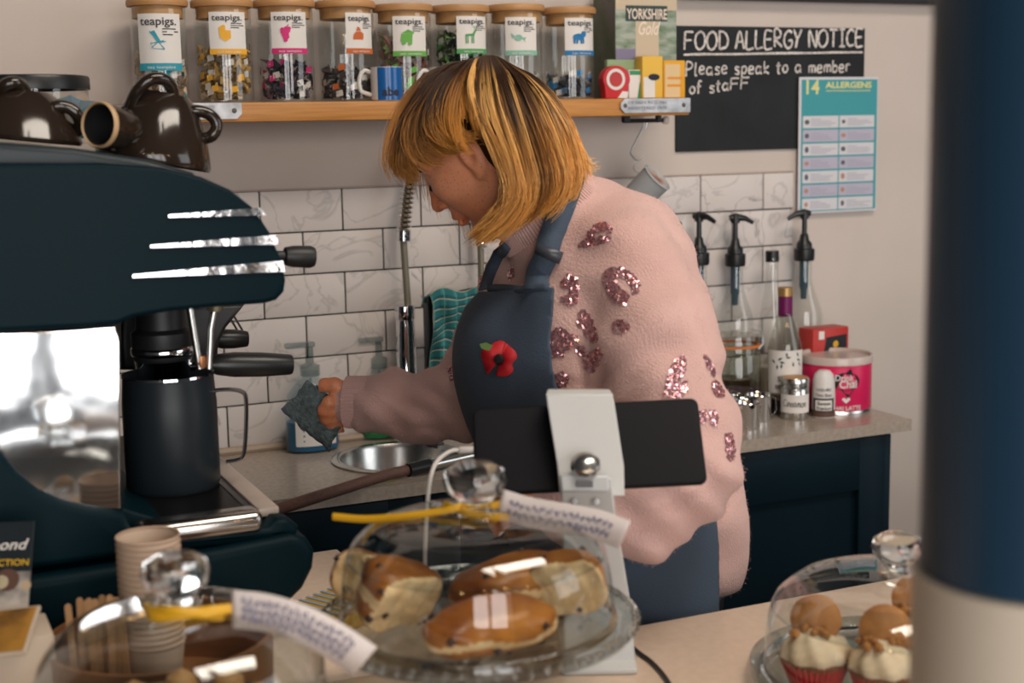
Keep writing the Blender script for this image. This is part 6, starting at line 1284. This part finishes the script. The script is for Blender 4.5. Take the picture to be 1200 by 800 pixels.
def f_head(X, Y, Z):
    E = lambda f, u, s, r: ell(X, Y, Z, hp3(f, u, s), r, HA)
    K = lambda a, b_, ra, rb: cone(X, Y, Z, hp3(*a), hp3(*b_), ra, rb)
    d = E(-.016, -.002, 0, (.079, .076, .066))                          # skull
    d = smin(d, E(.030, -.020, 0, (.060, .078, .064)), .03)            # face
    d = smin(d, K((.058, -.092, 0), (.012, -.078, 0), .017, .040), .025)   # chin and jaw
    for s_ in (-1, 1):
        d = smin(d, K((.045, -.085, .010*s_), (-.018, -.050, .050*s_), .014, .013), .028)
        d = smin(d, E(.060, -.018, .034*s_, (.020, .017, .018)), .022)     # cheek bone
        d = smin(d, K((.078, .022, .014*s_), (.068, .020, .045*s_), .010, .008), .018)  # brow
        d = smax(d, -E(.096, .002, .030*s_, (.018, .011, .016)), .010)       # eye socket
        d = smin(d, E(.074, .000, .030*s_, (.0125, .012, .0135)), .003)      # lid over the eyeball
        ear = smin(smax(E(.002, -.014, .070*s_, (.0155, .027, .009)), -E(.006, -.010, .079*s_, (.0085, .017, .006)), .004), E(.009, -.038, .067*s_, (.008, .008, .005)), .006); d = smin(d, ear, .006)
    d = smin(d, K((.084, .012, 0), (.101, -.022, 0), .0075, .0085), .010)    # nose bridge
    d = smin(d, E(.1045, -.029, 0, (.0095, .0085, .0095)), .006)             # tip
    for s_ in (-1, 1): d = smin(d, E(.094, -.033, .010*s_, (.009, .0065, .0065)), .005); d = smax(d, -E(.100, -.0385, .006*s_, (.004, .003, .003)), .002)
    d = smin(d, E(.082, -.052, 0, (.013, .013, .022)), .010)                 # muzzle
    d = smin(d, E(.0925, -.0545, 0, (.0055, .0045, .017)), .004); d = smin(d, E(.0905, -.0655, 0, (.006, .0052, .015)), .004)  # lips
    d = smax(d, -E(.099, -.060, 0, (.006, .0012, .018)), .002)
    d = smin(d, E(.076, -.092, 0, (.013, .013, .015)), .014)                 # chin point
    d = smin(d, cone(X, Y, Z, hp3(-.022, -.050, 0), pc(668, 262, 1.83), .050, .055), .028)   # neck
    return d
hl, hh = HC-np.array([.125, .14, .11]), HC+np.array([.15, .13, .11])
P1, Q1 = surface_nets(f_head, hl, hh, .0023)
# hands: palm and five fingers each, as tapered capsule chains
def f_hand(wrist, palm, fingers):
    def fn(X, Y, Z):
        d = cone(X, Y, Z, wrist[0], wrist[1], *wrist[2])
        for a, b_, ra, rb in palm: d = smin(d, cone(X, Y, Z, a, b_, ra, rb), .010)
        for fg in fingers:
            e = None
            for (a, ra), (b_, rb) in zip(fg[:-1], fg[1:]): c_ = cone(X, Y, Z, a, b_, ra, rb); e = c_ if e is None else smin(e, c_, .003)
            d = smin(d, e, .005)
        return d
    return fn
q = pc; D2 = 2.045
fing = [  # thumb on top, index and the rest curling round the cloth
 [(q(404, 458, D2-.012), .0125), (q(392, 451, D2-.016), .0108), (q(381, 451, D2-.014), .0098), (q(372, 454, D2-.010), .0078)],
 [(q(396, 466, D2-.012), .0105), (q(385, 472, D2-.024), .0096), (q(379, 481, D2-.020), .0088), (q(380, 489, D2-.010), .0075)],
 [(q(397, 474, D2-.004), .0105), (q(387, 482, D2-.016), .0096), (q(384, 491, D2-.010), .0088), (q(386, 497, D2+.001), .0075)],
 [(q(399, 481, D2+.004), .0100), (q(391, 490, D2-.006), .0090), (q(389, 498, D2-.001), .0082), (q(392, 503, D2+.008), .0070)],
 [(q(402, 486, D2+.012), .0090), (q(397, 495, D2+.004), .0080), (q(396, 501, D2+.008), .0072), (q(399, 505, D2+.016), .0062)]]
fh1 = f_hand((q(440, 472, D2), q(412, 471, D2), (.026, .024)), [(q(412, 466, D2-.006), q(398, 464, D2-.006), .018, .014), (q(412, 477, D2+.006), q(400, 478, D2+.004), .018, .013)], fing)
P2, Q2 = surface_nets(fh1, q(366, 512, 1.97), q(446, 436, 2.12)+np.array([.01, .01, .0]), .0018)
D3 = 1.612
fing2 = [[(q(628, 578, D3-.008), .0118), (q(612, 572, D3-.012), .0105), (q(600, 572, D3-.008), .0085)]]+[[(q(618, 580+i*7, D3+.002+i*.006), .0105-.0006*i), (q(596, 584+i*8, D3-.002+i*.006), .0096-.0006*i), (q(580+i*2, 592+i*8, D3+.004+i*.006), .0088-.0006*i), (q(574+i*3, 602+i*7, D3+.012+i*.006), .0076-.0006*i)] for i in range(4)]
fh2 = f_hand((q(675, 597, D3), q(648, 588, D3), (.026, .023)), [(q(648, 584, D3), q(622, 582, D3), .017, .014), (q(648, 596, D3+.012), q(622, 600, D3+.016), .017, .013)], fing2)
P3, Q3 = surface_nets(fh2, q(565, 640, 1.56), q(685, 555, 1.69), .0022)
# limbs and trunk beneath the clothes, down to the floor
fl = lambda x, y, z: tocam(np.array([x, y, z]))
HX = at(735, 660, 1.86); dirn = np.array([AR[0], AR[1], 0])
def leg(off):
    b0 = HX+AF*np.array([1, 1, 0])*off; hipz = b0.copy(); kn = np.array([b0[0]-.03*AR[0], b0[1]-.03*AR[1], .46]); an = np.array([b0[0]+.01*AR[0], b0[1], .09]); toe = an-np.array([AR[0], AR[1], 0])*.15+np.array([0, 0, -.055])
    return hipz, kn, an, toe
legs = [leg(-.075), leg(.075)]
def f_limbs(X, Y, Z):
    d = smin(chain(X, Y, Z, [(668, 262, 1.83, .050), (690, 340, 1.84, .085), (700, 470, 1.85, .095), (735, 640, 1.86, .105)], .03), chain(X, Y, Z, [(690, 300, 1.77, .04), (650, 300, 1.92, .04)], .03), .04)
    d = smin(d, chain(X, Y, Z, [(735, 305, 1.745, .042), (785, 525, 1.665, .036), (700, 605, 1.62, .028), (655, 591, 1.615, .023)], .02), .02); d = smin(d, chain(X, Y, Z, [(612, 335, 1.96, .04), (548, 464, 2.0, .034), (440, 472, 2.045, .026)], .02), .02)
    for hz_, kn, an, toe in legs:
        a, b_, c_, t_ = (tocam(p) for p in (hz_, kn, an, toe)); d = smin(d, cone(X, Y, Z, a, b_, .080, .050), .03); d = smin(d, cone(X, Y, Z, b_, c_, .048, .032), .015); d = smin(d, cone(X, Y, Z, c_, t_, .032, .024), .01)
    return d
cl = np.array([tocam(p) for l_ in legs for p in l_]+[q(440, 472, 2.06), q(790, 300, 1.6), q(600, 240, 2.02)])
P4, Q4 = surface_nets(f_limbs, cl.min(0)-.13, cl.max(0)+.13, .011)
PP, QQ, o_ = [], [], 0
for P, Q in ((P1, Q1), (P2, Q2), (P3, Q3), (P4, Q4)): PP.append(P); QQ.append(Q+o_); o_ += len(P)
me = bpy.data.meshes.new('body'); me.from_pydata((fromcam(np.concatenate(PP).astype(float))-PO).tolist(), [], np.concatenate(QQ).tolist()); me.materials.append(m_skin); me.polygons.foreach_set('use_smooth', np.ones(len(me.polygons), bool))
bodyo = bpy.data.objects.new('body', me); C.objects.link(bodyo); bodyo.parent = person; md = bodyo.modifiers.new('smooth', 'SMOOTH'); md.iterations = 2
# trousers and shoes
m_trs = mat('black_trousers', (.010, .011, .013), .8)
def f_trs(X, Y, Z):
    d = chain(X, Y, Z, [(745, 650, 1.86, .118), (738, 720, 1.86, .120)], .03)
    for hz_, kn, an, toe in legs:
        a, b_, c_ = (tocam(p) for p in (hz_, kn, an)); d = smin(d, cone(X, Y, Z, a, b_, .095, .066), .03); d = smin(d, cone(X, Y, Z, b_, c_, .064, .050), .02)
    return smax(d, -(Y-(400-655)/F*1.85)*-1, .01)
trs = sdf_mesh('trousers', f_trs, cl.min(0)-.14, cl.max(0)+.14, .010, m_trs, person, 2)
for hz_, kn, an, toe in legs:
    def f_shoe(X, Y, Z): a, b_ = tocam(an+np.array([AR[0], AR[1], 0])*.03+np.array([0, 0, -.045])), tocam(toe); return cone(X, Y, Z, a, b_, .045, .038)
    c0 = tocam(toe); c1 = tocam(an); sdf_mesh('shoe', f_shoe, np.minimum(c0, c1)-.10, np.maximum(c0, c1)+.10, .008, mat('shoe_black', (.012, .012, .013), .5), person, 1)
# eyes, lashes, brows, lips
def headpart(name, m, pts, r, parent=bodyo, flat_=None): return MB().tube([tuple(fromcam(p[None])[0]-PO) for p in pts], r, 6).build(name, m, parent)
m_lash = mat('lash', (.02, .012, .008), .6)
for s_ in (1, -1):
    headpart('eyelashes', m_lash, [hp3(.0865+.004*math.sin(t*PI)-.004*t, -.008-.003*math.sin(t*PI), (.020+.021*t)*s_) for t in np.linspace(0, 1, 8)], [.0008, .0015, .0019, .0021, .0021, .0019, .0015, .0010])
    headpart('eyebrow', mat('brow_hair', (.06, .028, .012), .8), [hp3(.0905-.012*t, .017+.006*math.sin(t*2.4), (.014+.034*t)*s_) for t in np.linspace(0, 1, 8)], [.0014, .0022, .0025, .0024, .0022, .0018, .0014, .0008])
m_lip = mat('lips', (.36, .10, .085), .4)
headpart('upper_lip', m_lip, [hp3(.0955-.010*abs(t)**2, -.0555+.0008*math.cos(t*6), .015*t) for t in np.linspace(-1, 1, 9)], [.0012, .0024, .003, .0033, .0032, .0033, .003, .0024, .0012])
headpart('lower_lip', m_lip, [hp3(.0935-.010*abs(t)**2, -.0650, .013*t) for t in np.linspace(-1, 1, 9)], [.0012, .0026, .0034, .0038, .004, .0038, .0034, .0026, .0012])

# ---------------------------------------------------------------- hair: base volume and strands that follow guide curves
GD = [  # (px, py, side offset in metres towards the camera)
 [(548, 72, .015), (508, 92, .040), (480, 128, .052), (465, 165, .050), (461, 190, .040), (468, 206, .028)],
 [(552, 70, .02), (515, 93, .055), (488, 132, .068), (474, 170, .066), (475, 196, .056), (490, 211, .042)],
 [(556, 69, .022), (524, 95, .068), (503, 132, .086), (505, 160, .087), (527, 174, .089), (550, 168, .090)],
 [(560, 68, .024), (540, 95, .078), (531, 128, .096), (535, 152, .098), (546, 162, .094), (556, 160, .095)],
 [(564, 67, .028), (557, 98, .084), (559, 135, .101), (576, 166, .100), (594, 200, .102), (594, 233, .098), (572, 262, .088), (550, 278, .078)],
 [(570, 66, .027), (572, 98, .080), (580, 140, .100), (596, 182, .106), (606, 218, .104), (600, 244, .098), (578, 266, .090), (557, 283, .080)],
 [(577, 66, .027), (590, 100, .080), (604, 145, .101), (617, 188, .107), (623, 222, .104), (614, 248, .098), (598, 266, .092), (582, 278, .085)],
 [(584, 68, .026), (608, 104, .076), (628, 150, .096), (641, 192, .102), (644, 218, .099), (636, 238, .094), (624, 250, .089), (612, 258, .086)],
 [(590, 71, .024), (624, 110, .066), (646, 154, .084), (658, 190, .090), (661, 212, .087), (656, 228, .083), (650, 238, .080), (641, 244, .078)],
 [(595, 74, .018), (636, 114, .048), (659, 154, .062), (671, 184, .068), (676, 204, .066), (674, 216, .062), (670, 224, .058), (664, 230, .055)],
 [(598, 76, .008), (642, 117, .022), (664, 152, .030), (677, 178, .034), (686, 190, .034), (692, 192, .032), (697, 190, .030), (701, 187, .030)],
 [(598, 77, -.012), (642, 119, -.018), (663, 154, -.02), (675, 180, -.02), (682, 196, -.02), (684, 206, -.02), (682, 214, -.02), (680, 220, -.02)],
 [(594, 75, -.03), (630, 116, -.06), (650, 156, -.075), (662, 190, -.08), (662, 214, -.08), (655, 232, -.08), (645, 244, -.08), (636, 252, -.08)],
 [(575, 68, -.03), (588, 104, -.08), (604, 150, -.098), (617, 192, -.10), (620, 224, -.10), (610, 250, -.098), (596, 268, -.092), (580, 280, -.088)],
 [(558, 70, -.03), (535, 98, -.07), (520, 138, -.088), (520, 175, -.09), (528, 210, -.09), (535, 240, -.085), (540, 260, -.08), (545, 272, -.075)],
 [(548, 72, -.01), (508, 93, -.035), (482, 130, -.05), (468, 168, -.05), (464, 192, -.04), (470, 206, -.03)]]
G3 = []
for g in GD:
    P = np.array([pc(x, y, HD-s_) for x, y, s_ in g]); Q = np.array(spline(P, 10)); L_ = np.r_[0, np.cumsum(np.linalg.norm(np.diff(Q, axis=0), axis=1))]; u = np.linspace(0, L_[-1], 24); G3.append(np.stack([np.interp(u, L_, Q[:, i]) for i in range(3)], -1))
G3 = np.array(G3); ng = len(G3)
def f_hairbase(X, Y, Z):
    E = lambda f, u, s, r: ell(X, Y, Z, hp3(f, u, s), r, HA)
    d = E(-.016, -.002, 0, (.0835, .081, .073))
    d = smin(d, cone(X, Y, Z, pc(628, 172, HD-.01), pc(648, 212, HD-.01), .048, .030), .04)
    d = smin(d, cone(X, Y, Z, pc(605, 190, HD-.06), pc(600, 240, HD-.066), .030, .020), .03); d = smin(d, cone(X, Y, Z, pc(605, 190, HD+.06), pc(590, 250, HD+.07), .030, .018), .03)
    d = smin(d, cone(X, Y, Z, pc(590, 245, HD-.070), pc(566, 268, HD-.066), .016, .008), .02)
    # keep the face free
    d = smax(d, -E(.088, -.045, 0, (.075, .070, .12)), .012); d = smax(d, -E(.030, -.050, .085, (.045, .032, .035)), .012)
    return d
m_hairb = bpy.data.materials.new('hair_base'); N, L = nt(m_hairb); b = N['Principled BSDF']; b.inputs['Roughness'].default_value = .6; b.inputs['Base Color'].default_value = (.030, .013, .005, 1); b.inputs['Specular IOR Level'].default_value = .1
hair = sdf_mesh('hair', f_hairbase, HC-np.array([.13, .16, .12]), HC+np.array([.16, .13, .12]), .004, m_hairb, person, 2)
rng = np.random.RandomState(11); V = []; Fc = []; CO = []; NS = 5200; npt = 13
dark, brown, gold, pale = np.array([.022, .010, .005]), np.array([.10, .038, .010]), np.array([.72, .295, .046]), np.array([.96, .57, .19])
for s_ in range(NS):
    t = rng.rand()*(ng-1) if rng.rand() < .35 else rng.rand()*9.6
    if s_ % 8 == 0: t = 2.6+1.5*rng.rand()
    i = min(int(t), ng-2); f_ = t-i
    short = i == 3 and f_ < .9
    c = G3[i]*(1-f_)+G3[i+1]*f_; lay = rng.rand()**1.5
    # clumps: strands share offsets with their neighbours and spread at the ends
    cl_ = int(t*9); cr = np.random.RandomState(cl_+77); off = cr.normal(0, 1, 3)*.0030+rng.normal(0, 1, 3)*.0016
    u = np.linspace(0, 1, npt)**.9; ln = rng.uniform(.80, 1.0)+.04*cr.rand(); ln = ln*(.60-.10*f_)/.9 if short and f_ > .15 else ln; k = np.clip(u*ln*23, 0, 22.999); ki = k.astype(int); kf = (k-ki)[:, None]; p = c[ki]*(1-kf)+c[np.minimum(ki+1, 23)]*kf
    ctr = HC+UPV*.02; out = p-ctr; out /= np.linalg.norm(out, axis=1)[:, None]
    p = p+out*(.006-.013*lay)*np.clip(u*5, .25, 1)[:, None]+off*np.clip(u*2.2, 0, 1.4)[:, None]+np.stack([np.sin(u*7+cr.rand()*6)*.0022*u, np.cos(u*6+cr.rand()*6)*.0015*u, 0*u], -1)
    if rng.rand() < .05: p = p+rng.normal(0, 1, 3)*.006*u[:, None]**2
    r0 = rng.uniform(.00045, .00085); rr = r0*np.clip(np.minimum(1.2-u*.8, .5+u*8), .3, 1)
    o0 = len(V); tg = np.gradient(p, axis=0); tg /= np.linalg.norm(tg, axis=1)[:, None]; a = np.cross(tg, out); a /= np.linalg.norm(a, axis=1)[:, None]+1e-9; b2 = np.cross(tg, a)
    for j in range(npt):
        for q_ in range(3): an_ = 2*PI*q_/3; V.append(p[j]+(a[j]*math.cos(an_)+b2[j]*math.sin(an_))*rr[j])
    for j in range(npt-1):
        for q_ in range(3): Fc.append((o0+j*3+q_, o0+j*3+(q_+1) % 3, o0+j*3+3+(q_+1) % 3, o0+j*3+3+q_))
    # colour: dark grown-out roots, golden lengths, streaks per clump
    st = cr.rand()*.75+rng.rand()*.25; fringe = t < 3.6; g0 = (.26 if not fringe else .54)+.20*cr.rand()-.22*(st > .6); g1 = g0+(.34 if not fringe else .45)
    w = np.clip((u-g0)/(g1-g0), 0, 1)[:, None]; hi_ = gold*(1-st)+pale*st if not fringe else gold*.75+brown*.25
    if cr.rand() < .20 and not fringe: hi_ = gold*.35+brown*.65
    c0 = dark*(1-st*.7)+brown*st*.7; cc_ = c0*(1-w)+hi_*w; CO.append(np.repeat(cc_, 3, 0))
mb = MB(); me = bpy.data.meshes.new('hair_strands'); me.from_pydata((fromcam(np.array(V))-PO).tolist(), [], Fc); me.polygons.foreach_set('use_smooth', np.ones(len(Fc), bool))
at_ = me.attributes.new('tint', 'FLOAT_COLOR', 'POINT'); at_.data.foreach_set('color', np.c_[np.concatenate(CO), np.ones(len(V))].astype(np.float32).ravel()); me.materials.append(attr_mat('hair_strand', rough=.42, spec=.45))
ho_ = bpy.data.objects.new('hair_strands', me); C.objects.link(ho_); ho_.parent = hair; tag(ho_, kind='stuff')

# ---------------------------------------------------------------- grey cloth in the far hand
cl_o = at(366, 487, 2.03); m_cloth = mat('grey_cloth', (.095, .125, .130), .95, noise=.35, nscale=120, bump=.8, bscale=220)
cth = thing('cleaning_cloth', 'folded grey-blue cleaning cloth held in the reaching hand', 'cloth', tuple(cl_o))
cor = [at(329, 481, 2.035), at(362, 446, 2.03), at(407, 482, 2.045), at(386, 529, 2.05)]
mb = MB(); n = 14; V = []; rg = np.random.RandomState(3)
for lay in range(2):
    for j in range(n+1):
        for i in range(n+1):
            u, v = i/n, j/n; p = (cor[0]*(1-u)+cor[1]*u)*(1-v)+(cor[3]*(1-u)+cor[2]*u)*v; e_ = min(u, v, 1-u, 1-v); p = p+AF*((-.0055 if lay == 0 else .0055)*min(1, (e_+.02)*9)+.004*math.sin(u*5+v*3)+.0025*math.sin(v*11))+AU*(.002*math.sin(u*9)+.0015*rg.randn()*(e_ < .01)); V.append(p-cl_o)
m_ = (n+1)*(n+1); Fc = []
for j in range(n):
    for i in range(n): a = j*(n+1)+i; Fc.append((a, a+1, a+n+2, a+n+1)); Fc.append((m_+a, m_+a+n+1, m_+a+n+2, m_+a+1))
for k in range(n):
    for a, b_ in ((k, k+1), ((n)*(n+1)+k+1, n*(n+1)+k), ((k+1)*(n+1), k*(n+1)), (k*(n+1)+n, (k+1)*(n+1)+n)): Fc.append((a, a+m_, b_+m_, b_))
mb.add([tuple(v) for v in V], Fc); mb.build('cloth_pad', m_cloth, cth, ang=60)
